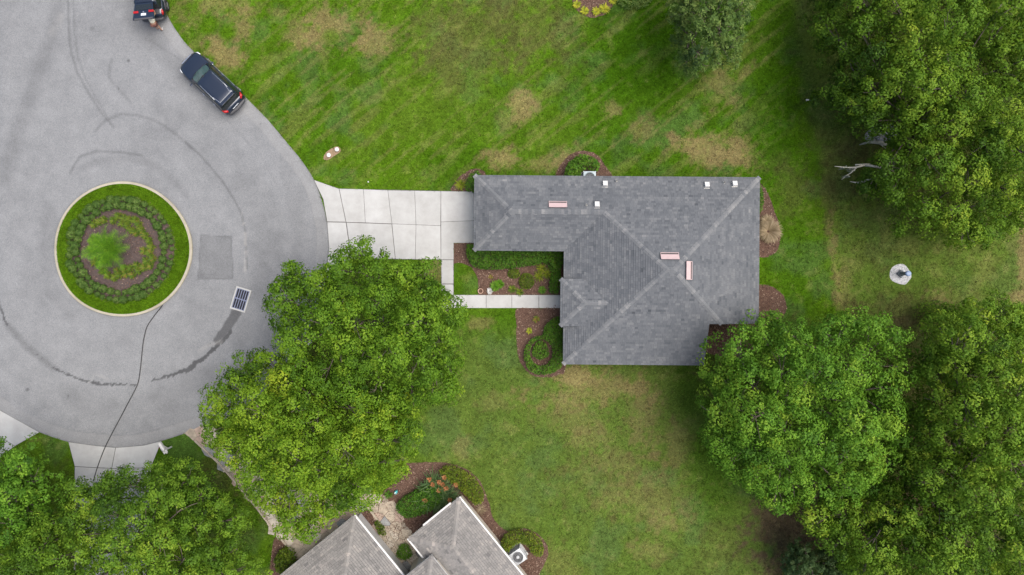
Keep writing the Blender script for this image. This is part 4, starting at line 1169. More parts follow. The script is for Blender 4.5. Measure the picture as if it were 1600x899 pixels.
def tree(name, label, group, outline, z_edge, z_top, lobe_r, m, spacing=1.85, nclump=30, nleaf=46, leaf=(.155, .095), seed=1, core_px=70, trunk_r=.32, holes=(), twigs=0, tint0=.45, base=None, sparse=1.0, sidelit_tint=None, fill=1.0):
    rr = random.Random(seed)
    xs = [p[0] for p in outline]; ys = [p[1] for p in outline]
    sp = spacing * S * 1.2
    lobes = []
    tries = 0
    ol = [(p[0], p[1]) for p in outline]
    npr = np.random.default_rng(seed)
    cx_ = npr.uniform(min(xs), max(xs), 6000); cy_ = npr.uniform(min(ys), max(ys), 6000)
    ok_ = inpoly(cx_, cy_, ol); cx_, cy_ = cx_[ok_], cy_[ok_]
    cd_ = distline(cx_, cy_, ol + [ol[0]])[0]
    cand = list(zip(cx_.tolist(), cy_.tolist(), cd_.tolist()))
    rim = [q for q in cand if q[2] < lobe_r * S * 1.0]
    for pi_, (px, py, d) in enumerate(rim + cand):                 # the rim of the crown is set first, then its inside
        r = lobe_r * rr.uniform(.75, 1.2)
        k = min(1, d / core_px)
        z = z_edge + (z_top - z_edge) * (1 - (1 - k) ** 1.8) + rr.uniform(-1.1, 1.1) * (.4 + .6 * k)
        r *= .55 + .45 * k
        rp = r * S * H / (H - z)
        if d < rp * .68: continue
        if any(math.hypot(px - hx_, py - hy_) < hr + rp * .6 for hx_, hy_, hr in holes): continue
        if any((px - q[0]) ** 2 + (py - q[1]) ** 2 < (sp * (.56 + .44 * k)) ** 2 for q in lobes): continue
        lobes.append((px, py, z, r))
    pos, nrm, tin = [], [], []
    cen = []
    for (px, py, z, r) in lobes:
        c = np.array(P(px, py, z)); cen.append((c, r))
        lt = rr.gauss(0, .12)
        if sidelit_tint: lt += sidelit_tint(px, py)
        for lay in (0, 1):
            cc_ = c - np.array([0, 0, 1.7 * r * lay]) + (np.array([rr.uniform(-.5, .5), rr.uniform(-.5, .5), 0]) * r if lay else 0)
            nc = int(nclump * (r / lobe_r) ** 2 * (1.0 if lay == 0 else .45) * sparse) + 3
            dd = rand_dirs(nc, -.35 if lay == 0 else -.6)
            cpos = cc_ + dd * (r * RNG.uniform(.80, 1.06, nc))[:, None] * np.array([1, 1, .82])
            cr = RNG.uniform(.28, .50, nc) * (lobe_r / 1.35)
            ct = RNG.normal(0, .13, nc)
            for q in range(nc):
                ld = rand_dirs(nleaf, -.35); ld = unit(ld + dd[q] * .35)
                pos.append(cpos[q] + ld * (cr[q] * RNG.uniform(.5, 1.08, nleaf))[:, None])
                nrm.append(ld + dd[q] * .5 + np.array([0, 0, .35]))
                tin.append(tint0 + lt + ct[q] + RNG.normal(0, .085, nleaf) + (RNG.random(nleaf) < .03) * .2)
    # filling sprays a little below the lobes, so that the crown closes over the ground
    nf_ = int(len(cx_) * min(1.0, area(ol) / 6000 * fill * 60 / max(1, len(cx_))))
    for px, py, d in list(zip(cx_.tolist(), cy_.tolist(), cd_.tolist()))[:nf_]:
        if d < 5 or any(math.hypot(px - hx_, py - hy_) < hr + 5 for hx_, hy_, hr in holes): continue
        k = min(1, d / core_px)
        z = z_edge + (z_top - z_edge) * (1 - (1 - k) ** 1.8) - lobe_r * rr.uniform(1.25, 2.1)
        ld = unit(rand_dirs(34, -.2)); q_ = rr.uniform(.3, .5)
        pos.append(np.array(P(px, py, z)) + ld * (q_ * RNG.uniform(.5, 1.1, 34))[:, None]); nrm.append(ld + np.array([0, 0, .6]))
        tin.append(tint0 + (sidelit_tint(px, py) if sidelit_tint else 0) + rr.gauss(0, .12) + RNG.normal(0, .12, 34))
    pos = np.concatenate(pos); nrm = np.concatenate(nrm); tin = np.concatenate(tin)
    C0 = np.mean([c for c, _ in cen], 0)
    bx = P(*base) if base else Vector((C0[0] * 1.06, C0[1] * 1.06, 0))
    root = empty(name, (bx.x, bx.y, 0)); tag(root, label, 'tree', group)
    off = np.array([bx.x, bx.y, 0])
    leaf_mesh('crown', pos - off, nrm, leaf[0], leaf[1], m, root, tin)
    # trunk and limbs
    mb = MB(); hz = z_edge * .55
    mb.tube([(0, 0, -.05), (.05, .02, .35), (.02, .08, hz * .5), (.1, 0, hz)], [trunk_r * 1.5, trunk_r * 1.1, trunk_r * .95, trunk_r * .85], 10)
    lb = sorted(cen, key=lambda q: rr.random())
    main = lb[:max(4, min(9, len(lb) // 5))]
    ends = []
    for c, r in main:
        e_ = Vector(c - off) - Vector((0, 0, r * 1.0)); s_ = Vector((.1, 0, hz - .2))
        m1 = s_.lerp(e_, .35) + Vector((rr.uniform(-.3, .3), rr.uniform(-.3, .3), .3)); m2 = s_.lerp(e_, .7) + Vector((rr.uniform(-.4, .4), rr.uniform(-.4, .4), .35))
        mb.tube([s_, m1, m2, e_], [trunk_r * .55, trunk_r * .36, trunk_r * .22, trunk_r * .1], 7); ends += [m1, m2]
    for c, r in lb:
        e_ = Vector(c - off) - Vector((0, 0, r * .45)); s_ = min(ends, key=lambda q: (q - e_).length)
        m1 = s_.lerp(e_, .55) + Vector((rr.uniform(-.3, .3), rr.uniform(-.3, .3), -.15))
        mb.tube([s_, m1, e_], [.07, .045, .025], 5)
        for _ in range(3):
            d_ = Vector(rand_dirs(1, -.1)[0]); mb.tube([m1.lerp(e_, .6), e_ + d_ * r * .55, e_ + d_ * r * 1.0], [.03, .02, .008], 4)
    mb.build('trunk', M['bark'], root, True)
    return root, cen

LB = spline([(420, 468), (428, 440), (446, 418), (478, 414), (500, 412), (520, 392), (548, 378), (566, 382), (578, 404), (596, 392), (620, 404), (660, 408), (684, 432), (690, 452), (716, 468), (722, 500),
             (714, 530), (722, 556), (712, 590), (700, 620), (668, 634), (640, 640), (590, 640), (520, 620), (470, 600), (430, 570), (418, 540), (436, 510)], 3)
tree('oak_tree', 'broad mid green oak between the driveway and the front lawn', 'oaks', LB, 5.5, 9.5, 1.3, M['oak_a'], seed=3, core_px=95, tint0=.42, holes=[(482, 535, 3)])
LC = spline([(312, 640), (322, 612), (340, 596), (345, 570), (378, 548), (410, 552), (440, 560), (480, 585), (530, 600), (580, 620), (640, 640), (668, 660), (664, 690), (640, 700), (632, 730), (622, 752), (590, 770), (560, 800), (530, 800),
             (500, 830), (478, 842), (440, 832), (415, 800), (395, 770), (372, 748), (345, 720), (330, 690), (316, 670)], 3)
tree('oak_tree', 'bright yellow green oak spreading over the flagstone drive', 'oaks', LC, 5.5, 9.5, 1.3, M['oak_b'], seed=5, core_px=95, tint0=.5)
LD = spline([(96, 800), (112, 745), (140, 752), (165, 740), (190, 738), (212, 730), (245, 728), (288, 728), (315, 744), (345, 760), (360, 790), (385, 810), (384, 850), (398, 880), (400, 930), (360, 990), (220, 1000), (60, 1000), (-60, 950), (-70, 860), (-10, 822), (50, 806)], 3)
tree('oak_tree', 'leafy oak overhanging the lower pale driveway at the bottom left', 'oaks', LD, 5.0, 9.0, 1.15, M['oak_e'], seed=8, core_px=100, tint0=.43, spacing=1.6, leaf=(.14, .08), nleaf=46)
LE = spline([(-80, 700), (-30, 680), (8, 690), (30, 702), (62, 715), (76, 740), (68, 762), (44, 775), (58, 792), (72, 800), (40, 840), (-20, 850), (-90, 830)], 3)
tree('oak_tree', 'rich green tree at the left edge over the corner driveway', 'oaks', LE, 5.0, 8.5, 1.2, M['oak_c'], seed=13, core_px=70, tint0=.45)
LF = spline([(1090, 640), (1096, 610), (1120, 612), (1116, 580), (1130, 545), (1150, 508), (1185, 505), (1200, 488), (1240, 494), (1262, 500), (1300, 492), (1350, 488), (1390, 498), (1420, 530), (1438, 570), (1432, 600), (1410, 612), (1408, 650), (1432, 690), (1425, 730), (1390, 760), (1360, 790),
             (1300, 800), (1262, 785), (1225, 800), (1200, 790), (1160, 760), (1130, 740), (1108, 700), (1104, 665)], 3)
tree('oak_tree', 'bright green rounded oak at the south east corner of the house', 'oaks', LF, 4.8, 9.2, 1.4, M['oak_c'], seed=21, core_px=110, tint0=.5)
LG = spline([(1438, 540), (1450, 500), (1480, 478), (1510, 466), (1560, 476), (1640, 490), (1700, 560), (1710, 760), (1690, 960), (1560, 1000), (1420, 960), (1330, 920), (1300, 870), (1270, 840), (1262, 800), (1330, 790), (1400, 740), (1425, 680), (1405, 625), (1440, 590)], 3)
tree('oak_tree', 'dark olive oak filling the lower right corner', 'oaks', LG, 5.0, 10.0, 1.35, M['oak_e'], seed=25, core_px=130, tint0=.48)
LH = spline([(1272, 45), (1285, 20), (1288, -30), (1330, -90), (1480, -110), (1640, -90), (1720, 60), (1710, 240), (1640, 330), (1600, 350), (1570, 372), (1520, 384), (1475, 378), (1468, 356), (1420, 340), (1388, 325), (1348, 300), (1340, 270), (1362, 245), (1400, 215), (1388, 200), (1340, 208),
             (1322, 180), (1310, 160), (1290, 165), (1292, 135), (1316, 125), (1310, 90), (1276, 88)], 3)
tree('oak_tree', 'large dark oak with yellow green tips in the upper right corner', 'oaks', LH, 4.0, 8.4, 1.3, M['oak_d'], seed=31, core_px=120, tint0=.37, holes=[(1374, 212, 13)], sidelit_tint=lambda px, py: .16 if px > 1400 else -.08)  # side light put into the leaf tint: lighter east, darker west
LI = spline([(1044, -30), (1050, 20), (1050, 60), (1066, 78), (1070, 100), (1090, 112), (1120, 108), (1146, 106), (1162, 80), (1166, 40), (1178, 0), (1172, -60), (1100, -80)], 3)
tree('crape_myrtle', 'loose grey green tree with fine leaves at the top of the lawn', None, LI, 3.5, 6.0, .8, M['willow'], spacing=.8, seed=41, core_px=50, leaf=(.17, .06), nclump=22, nleaf=26, trunk_r=.14, tint0=.45, sparse=.75, fill=.5)
LJ = spline([(1228, 880), (1236, 858), (1262, 852), (1290, 862), (1318, 868), (1332, 890), (1330, 930), (1270, 940), (1230, 920)], 3)
tree('young_tree', 'small blue green tree at the bottom edge under the big oak', None, LJ, 2.2, 3.6, .6, M['blue'], spacing=.7, seed=45, core_px=40, leaf=(.16, .08), nclump=18, nleaf=24, trunk_r=.09, tint0=.5)
# dead limb hung with moss at the side of the upper right oak
dl = empty('dead_branch', P(1345, 262, 0)); tag(dl, 'bare grey dead branch sticking out of the upper right oak', 'branch')
b0 = P(1345, 262, 0)
mb = MB()
for pts, r0 in (([(1352, 258, 4.0), (1336, 262, 3.9), (1322, 262, 3.8), (1304, 260, 3.9)], .07), ([(1338, 262, 3.9), (1330, 270, 3.7), (1322, 275, 3.6), (1315, 281, 3.6)], .05), ([(1336, 258, 3.9), (1346, 257, 4.0), (1360, 256, 4.2)], .05),
                ([(1342, 286, 3.6), (1334, 285, 3.5), (1328, 284, 3.5)], .06), ([(1352, 258, 4), (1375, 262, 4.3), (1410, 270, 4.6)], .1), ([(1342, 286, 3.6), (1360, 280, 4.0), (1400, 272, 4.6)], .08)):
    mb.tube([P(a, b, c_) - b0 for a, b, c_ in pts], [r0 * (1 - .75 * i_ / (len(pts) - 1)) for i_ in range(len(pts))], 6)
mb.build('limb', M['twig'], dl, True)
mb = MB()
for a, b in ((1330, 263), (1334, 265), (1338, 261), (1320, 261), (1325, 275)):
    for _ in range(7):
        q = P(a + random.uniform(-3, 3), b + random.uniform(-2, 2), 3.85) - b0
        mb.tube([q, q + Vector((random.uniform(-.05, .05), random.uniform(-.05, .05), -.3)), q + Vector((random.uniform(-.1, .1), random.uniform(-.1, .1), -.6))], [.03, .025, .006], 4)
mb.build('moss', M['moss'], dl)

# ------------------------------------------------------------------ hedges and shrubs
def hedge(name, label, poly_px, h, m, dens=620, leaf=(.11, .065), hole=None, group=None, cat='hedge', tint0=.5, rough=.10, z0=.02, dome=0.0):
    pm = [(v.x, v.y) for v in PP(poly_px, h)]
    hm_ = [(v.x, v.y) for v in PP(hole, h)] if hole else None
    xs = [p[0] for p in pm]; ys = [p[1] for p in pm]
    n = int((max(xs) - min(xs)) * (max(ys) - min(ys)) * dens)
    x = RNG.uniform(min(xs), max(xs), n); y = RNG.uniform(min(ys), max(ys), n)
    k = inpoly(x, y, pm)
    if hm_: k &= ~inpoly(x, y, hm_)
    x, y = x[k], y[k]; n = len(x)
    d, _ = distline(x, y, pm + [pm[0]])
    if hm_:
        d2_, _ = distline(x, y, hm_ + [hm_[0]]); d = np.minimum(d, d2_)
    top = h * (1 - .18 * sstep(.22, 0, d)) + rough * (fbm(x * 100, y * 100, 35, 71) - .5) * 2 - dome * sstep(.8, 0, d)
    u = RNG.random(n)
    z = np.where(d < .2, z0 + (top - z0) * u ** .6, top - (top - z0) * .5 * u ** 2.2)
    c = np.array([np.mean(x), np.mean(y), 0])
    nr = np.stack([RNG.normal(0, .4, n), RNG.normal(0, .4, n), np.ones(n)], 1)
    root = empty(name, (c[0], c[1], 0)); tag(root, label, cat, group)
    tin = tint0 + .5 * (fbm(x * 100, y * 100, 30, 75) - .5) + RNG.normal(0, .17, n)
    leaf_mesh('foliage', np.stack([x, y, z], 1) - c, nr, leaf[0], leaf[1], m, root, tin)
    mb = MB()
    for k_ in range(max(3, int(n / 500))):
        q = random.randrange(n); bx_ = Vector((x[q] - c[0], y[q] - c[1], 0))
        mb.tube([bx_, bx_ + Vector((random.uniform(-.1, .1), random.uniform(-.1, .1), h * .7))], [.025, .01], 5)
    mb.build('stems', M['bark'], root)
    return root
hedge('hedge', 'L shaped clipped green hedge along the front wall beside the garage', spline([(728, 384), (741, 381), (790, 388), (876, 390), (877, 424), (874, 456), (866, 459), (858, 454), (861, 425), (852, 411), (835, 414), (800, 419), (765, 421), (744, 419), (731, 407)], 3), .95, M['hedge'], tint0=.5)
hedge('hedge', 'ring shaped clipped hedge at the south end of the front wall', spline([(868, 497), (880, 502), (881, 562), (872, 580), (850, 587), (830, 582), (820, 566), (820, 545), (834, 528), (848, 524), (852, 510)], 3), .8, M['hedge'], hole=ellipse(846, 552, 18, 21, 30), tint0=.55)
hedge('shrub', 'round green shrub inside the ring shaped hedge', ellipse(845, 549, 13, 15, 24, .06), .75, M['hedge'], cat='shrub', tint0=.55, rough=.2)
hedge('shrub', 'large round lime green shrub in the front bed', ellipse(823, 439.5, 12.2, 13, 24, .02), .8, M['hedge_y'], cat='shrub', tint0=.45, dome=.4, leaf=(.07, .05), dens=1100)
hedge('shrub', 'smaller round lime green shrub against the front hedge', ellipse(803, 427, 10, 8.5, 24, .03), .6, M['hedge_y'], cat='shrub', tint0=.42, dome=.3, leaf=(.07, .05), dens=1100)
hedge('shrub', 'loose leafy shrub behind the air conditioner on the north lawn side', spline([(884, 278), (885, 262), (893, 248), (910, 240), (928, 244), (938, 255), (934, 266), (916, 262), (908, 272), (904, 282)], 3), 1.2, M['hedge'], cat='shrub', tint0=.6, rough=.3, leaf=(.16, .09), dens=420)
hedge('shrub', 'dark green shrub at the garage corner of the house', spline([(728, 296), (728, 280), (738, 268), (750, 266), (752, 282), (744, 297)], 3), 1.1, M['hedge'], cat='shrub', tint0=.45, rough=.25)
hedge('shrub', 'narrow green shrub against the east wall', spline([(1184, 288), (1194, 292), (1196, 312), (1193, 330), (1184, 333)], 3), 1.0, M['hedge'], cat='shrub', tint0=.5, rough=.2)
hedge('hedge', 'lime green clipped hedge on the lawn side of the neighbour bed', spline([(685, 738), (705, 730), (735, 745), (753, 768), (755, 784), (742, 792), (728, 778), (715, 765), (698, 752)], 3), .9, M['hedge_y'], tint0=.6)
hedge('hedge', 'dark green clipped hedge beside the flagstone entry path', spline([(617, 798), (622, 786), (645, 770), (668, 760), (690, 762), (694, 780), (680, 796), (655, 808), (632, 812)], 3), .9, M['hedge'], tint0=.42)
hedge('hedge', 'curved lime hedge round the neighbour air conditioner', spline([(782, 852), (790, 838), (810, 832), (832, 836), (847, 850), (850, 866), (842, 874), (830, 866), (824, 856), (812, 853), (802, 858), (792, 866), (784, 862)], 3), .9, M['hedge_y'], tint0=.55)
hedge('shrub', 'yellow green shrub at the end of the flagstone drive', spline([(426, 878), (434, 864), (448, 860), (458, 872), (456, 890), (442, 899), (428, 895)], 3), 1.0, M['hedge_y'], cat='shrub', tint0=.4, rough=.3, leaf=(.15, .09), dens=450)
hedge('shrub', 'feathery green tuft shrub beside the white garage wall', ellipse(629, 869, 12, 13, 20, .08), .9, M['hedge'], cat='shrub', tint0=.55, rough=.25, leaf=(.22, .04), dens=500, dome=.4)
hedge('shrub', 'low green shrub in the mulch strip by the white wall', spline([(584, 820), (590, 816), (602, 832), (600, 840), (590, 834)], 3), .5, M['hedge_y'], cat='shrub', tint0=.4, rough=.15)
hedge('shrub', 'thin bush at the edge of the trees on the right', spline([(1440, 480), (1475, 470), (1500, 478), (1490, 500), (1450, 505)], 3), 1.2, M['oak_e'], cat='shrub', tint0=.4, rough=.4, leaf=(.15, .07), dens=260)
hedge('ground_cover', 'low leafy plants beside the flower bed at the top', spline([(965, -20), (1020, -20), (1015, 6), (985, 12), (968, 4)], 3), .5, M['willow'], cat='plants', tint0=.5, rough=.2, dens=350)

# ring shrubs of the island
def blob_leaf(name, r, h, n, leaf, m, tint0=.5):
    d = rand_dirs(n, -.25); k = RNG.uniform(.7, 1.05, n)
    p = d * k[:, None] * np.array([r, r, h * .55]) + np.array([0, 0, h * .5])
    o = leaf_mesh(name, p, d + np.array([0, 0, .4]), leaf[0], leaf[1], m, None, tint0 + RNG.normal(0, .17, n) + .2 * (RNG.random(n) < .1))
    me = o.data; bpy.data.objects.remove(o); return me
variants = [blob_leaf('foliage', .27, .46, 260, (.105, .06), M['box'], .40 + .06 * k) for k in range(4)]
stem_me = None
mb = MB(); mb.tube([(0, 0, -.02), (.01, .01, .2)], [.025, .012], 5); so = mb.build('stem', M['bark']); stem_me = so.data; bpy.data.objects.remove(so)
for ringi, (rr_, cnt, lab) in enumerate(((79.5, 46, 'small round green shrub in the outer ring of the island planting'), (68.5, 40, 'small round green shrub in the inner ring of the island planting'))):
    for k in range(cnt):
        a = 2 * math.pi * (k + .5 * ringi) / cnt + random.uniform(-.02, .02)
        deg = math.degrees(a) % 360
        if ringi == 1 and 302 < deg < 309: continue       # gap in the inner ring on the upper right
        big = 1.0
        if ringi == 0 and (310 <= deg or deg < 60): big = .78 + random.uniform(-.1, .1)   # thinner on the east side
        p = P(190.5 + rr_ * math.cos(a) + random.uniform(-1, 1), 389.7 + rr_ * .985 * math.sin(a) + random.uniform(-1, 1), .11)
        o = empty('island_shrub', p, random.uniform(0, 6)); s_ = big * random.choice((.72, .9, 1.0, 1.05, 1.12)) * random.uniform(.93, 1.07); o.scale = (s_, s_, s_)
        tag(o, lab, 'shrub', 'outer ring shrubs of the island' if ringi == 0 else 'inner ring shrubs of the island')
        ob('foliage', variants[random.randrange(4)], o); ob('stem', stem_me, o)
# rosettes
def rosette(name, n, ln, wd, m, rise=.7, droop=.5, tint0=.5, seg=3, base=.03):
    V, F, T = [], [], []
    for k in range(n):
        a = 2 * math.pi * k * .381966 + random.uniform(-.2, .2); l = ln * random.uniform(.7, 1.15); up = rise * random.uniform(.5, 1.4)
        d = Vector((math.cos(a), math.sin(a), 0)); s = Vector((-d.y, d.x, 0)); prev = None
        tt = min(1, max(0, tint0 + random.gauss(0, .2)))
        for j in range(seg + 1):
            f = j / seg; w_ = wd * (1 - abs(2 * f - .8) ** 1.5 * .8) * .5 if j < seg else .002
            p = d * (base + l * f) + Vector((0, 0, l * (up * f - droop * f * f) + .02)); b = len(V)
            V += [tuple(p + s * w_), tuple(p - s * w_)]
            if prev is not None: F.append((prev, prev + 1, b + 1, b)); T.append(tt)
            prev = b
    return npmesh(name, V, F, m, None, fattr={'tint': T})
def plant(name, label, px, py, z, n, ln, wd, m, cat='plant', group=None, **kw):
    o = rosette(name, n, ln, wd, m, **kw); o.location = P(px, py, z); tag(o, label, cat, group); return o
cro = [(148, 351), (156, 347), (164, 344), (186, 338), (195, 341), (203, 343), (192, 350), (200, 353), (212, 344), (218, 350), (207, 360), (214, 364), (222, 360), (228, 368), (234, 376), (238, 386), (226, 392), (235, 396), (240, 405), (230, 408), (236, 416), (226, 418), (218, 424), (208, 430), (198, 428), (188, 430), (180, 434), (170, 430), (162, 424),
       (196, 420), (205, 420), (148, 400), (145, 388), (150, 410), (146, 376), (215, 415), (184, 424), (178, 345)]
for k, (a, b) in enumerate(cro):
    plant('croton', 'yellow green leafy plant in the mulch at the heart of the island', a, b, .12, 34, .30, .08, M['croton'], 'plant', 'yellow green plants round the island palm', rise=1.0, droop=.5, tint0=.45)
# palm in the island
pz = P(180, 392, .11)
pal = empty('palm', pz); tag(pal, 'bright green feathery palm in the middle of the round island', 'palm')
mb = MB(); mb.tube([(0, 0, 0), (.02, 0, .3), (0, .02, .6)], [.17, .15, .13], 9); mb.build('trunk', M['bark'], pal, True)
def frond(l, up, droop):
    V, F, T = [], [], []
    n = 20
    rach = [Vector((l * f, 0, l * (up * f - droop * f * f))) for f in [k / n for k in range(n + 1)]]
    for k in range(n):
        w0 = .014 * (1 - k / n) + .003; a, b = rach[k], rach[k + 1]; q = len(V)
        V += [(a.x, w0, a.z), (a.x, -w0, a.z), (b.x, -w0, b.z), (b.x, w0, b.z)]; F.append((q, q + 1, q + 2, q + 3)); T.append(.8)
        if k < 2: continue
        for s in (-1, 1):
            ll = .34 * l / 1.5 * math.sin(math.pi * (.12 + .83 * k / n)) ** .7 + .05
            tip = a + Vector((ll * .55, s * ll * .85, -ll * .12 + random.uniform(-.03, .05)))
            q = len(V); V += [tuple(a + Vector((-.02, 0, 0))), tuple(a + Vector((.025, 0, 0))), tuple(tip + Vector((.006, 0, 0))), tuple(tip)]
            F.append((q, q + 1, q + 2, q + 3)); T.append(random.uniform(.1, .9))
    return V, F, T
fr_me = []
for k in range(6):
    V, F, T = frond(1.45 + .25 * random.random(), .75 + .5 * random.random(), .75)
    o = npmesh('frond', V, F, M['palm'], None, fattr={'tint': T}); fr_me.append(o.data); bpy.data.objects.remove(o)
for k in range(52):
    o = ob('frond', fr_me[k % 6], pal); o.location = (random.uniform(-.08, .08), random.uniform(-.08, .08), .6)
    lift = (k / 52) ** .8
    o.rotation_euler = (random.uniform(-.5, .5), -.72 * lift, k * 2.39996 + random.uniform(-.3, .3)); s_ = random.uniform(.8, 1.1) * (1.08 - .25 * lift); o.scale = (s_, s_, s_)
# other bed plants
plant('straw_grass', 'dry straw coloured ornamental grass clump by the east wall', 1200, 362, .02, 1100, .72, .03, M['straw'], 'plant', rise=1.5, droop=1.3, tint0=.42, seg=4, base=.08)
plant('straw_grass', 'dry straw coloured grass tuft beside the larger clump on the east wall', 1197, 346, .02, 420, .45, .028, M['straw'], 'plant', rise=1.4, droop=1.2, tint0=.42, seg=4)
plant('yellow_plant', 'yellow spiky plant at the edge of the driveway by the garage corner', 720, 289, .02, 60, .42, .05, M['hedge_y'], rise=1.2, droop=.7, tint0=.9)
plant('yellow_plant', 'small yellow plant in the mulch south of the walkway', 827, 517, .02, 26, .22, .08, M['yellow'], rise=.8, droop=.5, tint0=.3)
plant('croton', 'small red and green plant in the mulch below the walkway', 838, 499, .02, 30, .26, .07, M['croton'], rise=.9, droop=.5, tint0=.75)
plant('flowering_plant', 'leafy plant with white flowers spilling over the walkway edge', 774, 447, .02, 60, .36, .11, M['hedge'], rise=1.0, droop=.7, tint0=.75)
plant('flowering_plant', 'pale flowering plant at the walkway edge beside the pot ring', 765, 455, .02, 24, .22, .08, M['palewhite'], rise=.9, droop=.5, tint0=.4)
plant('flowering_plant', 'tall green plant behind the pale flowers in the front bed', 780, 444, .02, 40, .34, .09, M['palm'], rise=1.3, droop=.8, tint0=.3)
plant('leafy_plant', 'yellowish low plant near the walkway under the lime shrub', 800, 452, .02, 40, .30, .05, M['hedge_y'], rise=.9, droop=.6, tint0=.4)
plant('leafy_plant', 'spreading yellowish plant at the walkway edge in the front bed', 812, 456, .02, 40, .30, .05, M['hedge_y'], rise=.9, droop=.6, tint0=.55)
plant('leafy_plant', 'small green plant near the hedge end by the porch', 847, 453, .02, 40, .28, .07, M['hedge'], rise=.9, droop=.6, tint0=.7)
plant('leafy_plant', 'tiny rust tinted plant in the front bed mulch', 767, 433, .02, 18, .18, .04, M['croton'], rise=.9, droop=.5, tint0=.9)
for a, b, lab in ((846, 420, 'pale yellow striped plant in the hedge corner, nearest the front wall'), (855, 428, 'pale yellow striped plant in the hedge corner, right of its neighbour'), (842, 432, 'pale yellow striped plant in the hedge corner, nearest the lime shrub')):
    plant('striped_plant', lab, a, b, .02, 46, .42, .04, M['hedge_y'], rise=1.2, droop=.8, tint0=.85)
for a, b, lab in ((901, 8, 'yellow flowering clump at the left side of the top mulch bed'), (913, 18, 'yellow flowering clump at the lower left of the top mulch bed'), (931, 19, 'small yellow flowering clump at the bottom of the top mulch bed'), (944, 15, 'largest yellow flowering clump at the right of the top mulch bed'), (957, 1, 'yellow flowering clump at the right edge of the top mulch bed')):
    plant('yellow_flower', lab, a, b, .02, 44, .30 if a != 944 else .4, .09, M['yellow'], 'flowers', rise=.9, droop=.6, tint0=.35)
st = [(678, 752), (690, 758), (684, 768), (697, 770), (676, 774), (668, 764), (690, 782), (682, 785), (702, 776), (668, 780)]
for k, (a, b) in enumerate(st):
    plant('strap_plant', 'strap leaved plant with rust tips in the neighbour bed', a, b, .3, 34, .95, .07, M['strap'], rise=1.1, droop=.8, tint0=.45, seg=4, group='strap leaved plants in the neighbour bed')
for k, (a, b) in enumerate(((671, 749), (692, 757), (686, 766), (697, 763), (703, 781), (664, 782), (694, 746), (712, 758), (676, 757), (686, 753))):
    plant('rust_plant', 'rust orange flower head among the strap leaves of the neighbour bed', a, b, .85, 12, .17, .07, M['rust'], 'flowers', rise=.9, droop=.4, tint0=.5, group='rust flower heads in the neighbour bed')
plant('grey_twigs', 'grey dry twiggy plant by the gutter corner of the neighbour house', 752, 795, .02, 70, .45, .015, M['straw'], rise=.8, droop=.5, tint0=.4)
plant('leafy_plant', 'small green plant near the teal object in the neighbour bed', 607, 772, .02, 30, .35, .05, M['hedge'], rise=1.0, droop=.6, tint0=.5)
# ------------------------------------------------------------------ cars
t = NT('navy_car_paint')
t.set((0.010, 0.017, 0.034), .28, .25, .5)
t.b.inputs['Coat Weight'].default_value = .8; t.b.inputs['Coat Roughness'].default_value = .06
M['paint'] = t.m
M['car_glass'] = simple('car_glass', (0.012, 0.016, 0.018), .04, var=.02, spec=.8)
M['screen_reflection'] = simple('windscreen_glass_reflection', (0.045, 0.085, 0.085), .05, var=.3, scale=2, spec=.8)  # greenish glass, lightened by a reflection put into its colour
M['red'] = simple('red_lamp', (0.33, 0.010, 0.012), .2, var=.2, scale=20)
M['lamp'] = simple('clear_lamp', (0.55, 0.57, 0.6), .15, var=.1)
M['chrome'] = simple('chrome', (0.6, 0.61, 0.63), .18, .9, var=.05)
M['tyre'] = simple('tyre_rubber', (0.014, 0.014, 0.015), .85)
M['plate'] = simple('number_plate', (0.62, 0.66, 0.70), .4, var=.25, scale=60)
M['grey_plastic'] = simple('grey_trim', (0.05, 0.05, 0.055), .6)
def rrect(x0, x1, hw, r0, r1, n=5):
    """rounded rectangle in plan, radius r0 at the rear and r1 at the front"""
    out = []
    for (cx, cy, r, a0) in ((x1 - r1, hw - r1, r1, 0), (x0 + r0, hw - r0, r0, 90), (x0 + r0, -hw + r0, r0, 180), (x1 - r1, -hw + r1, r1, 270)):
        for k in range(n + 1):
            a = math.radians(a0 + 90 * k / n); out.append((cx + r * math.cos(a), cy + r * math.sin(a)))
    return out
def loft(name, rings, m, parent, cap_top=True, cap_bot=False, smooth=True):
    V, F = [], []; n = len(rings[0])
    for r in rings: V += [tuple(p) for p in r]
    for i_ in range(len(rings) - 1):
        for k in range(n):
            k2 = (k + 1) % n; a = i_ * n
            F.append((a + k, a + k2, a + n + k2, a + n + k))
    if cap_top: F.append(tuple(range((len(rings) - 1) * n, len(rings) * n)))
    if cap_bot: F.append(tuple(reversed(range(n))))
    return mesh(name, V, F, m, parent, smooth)
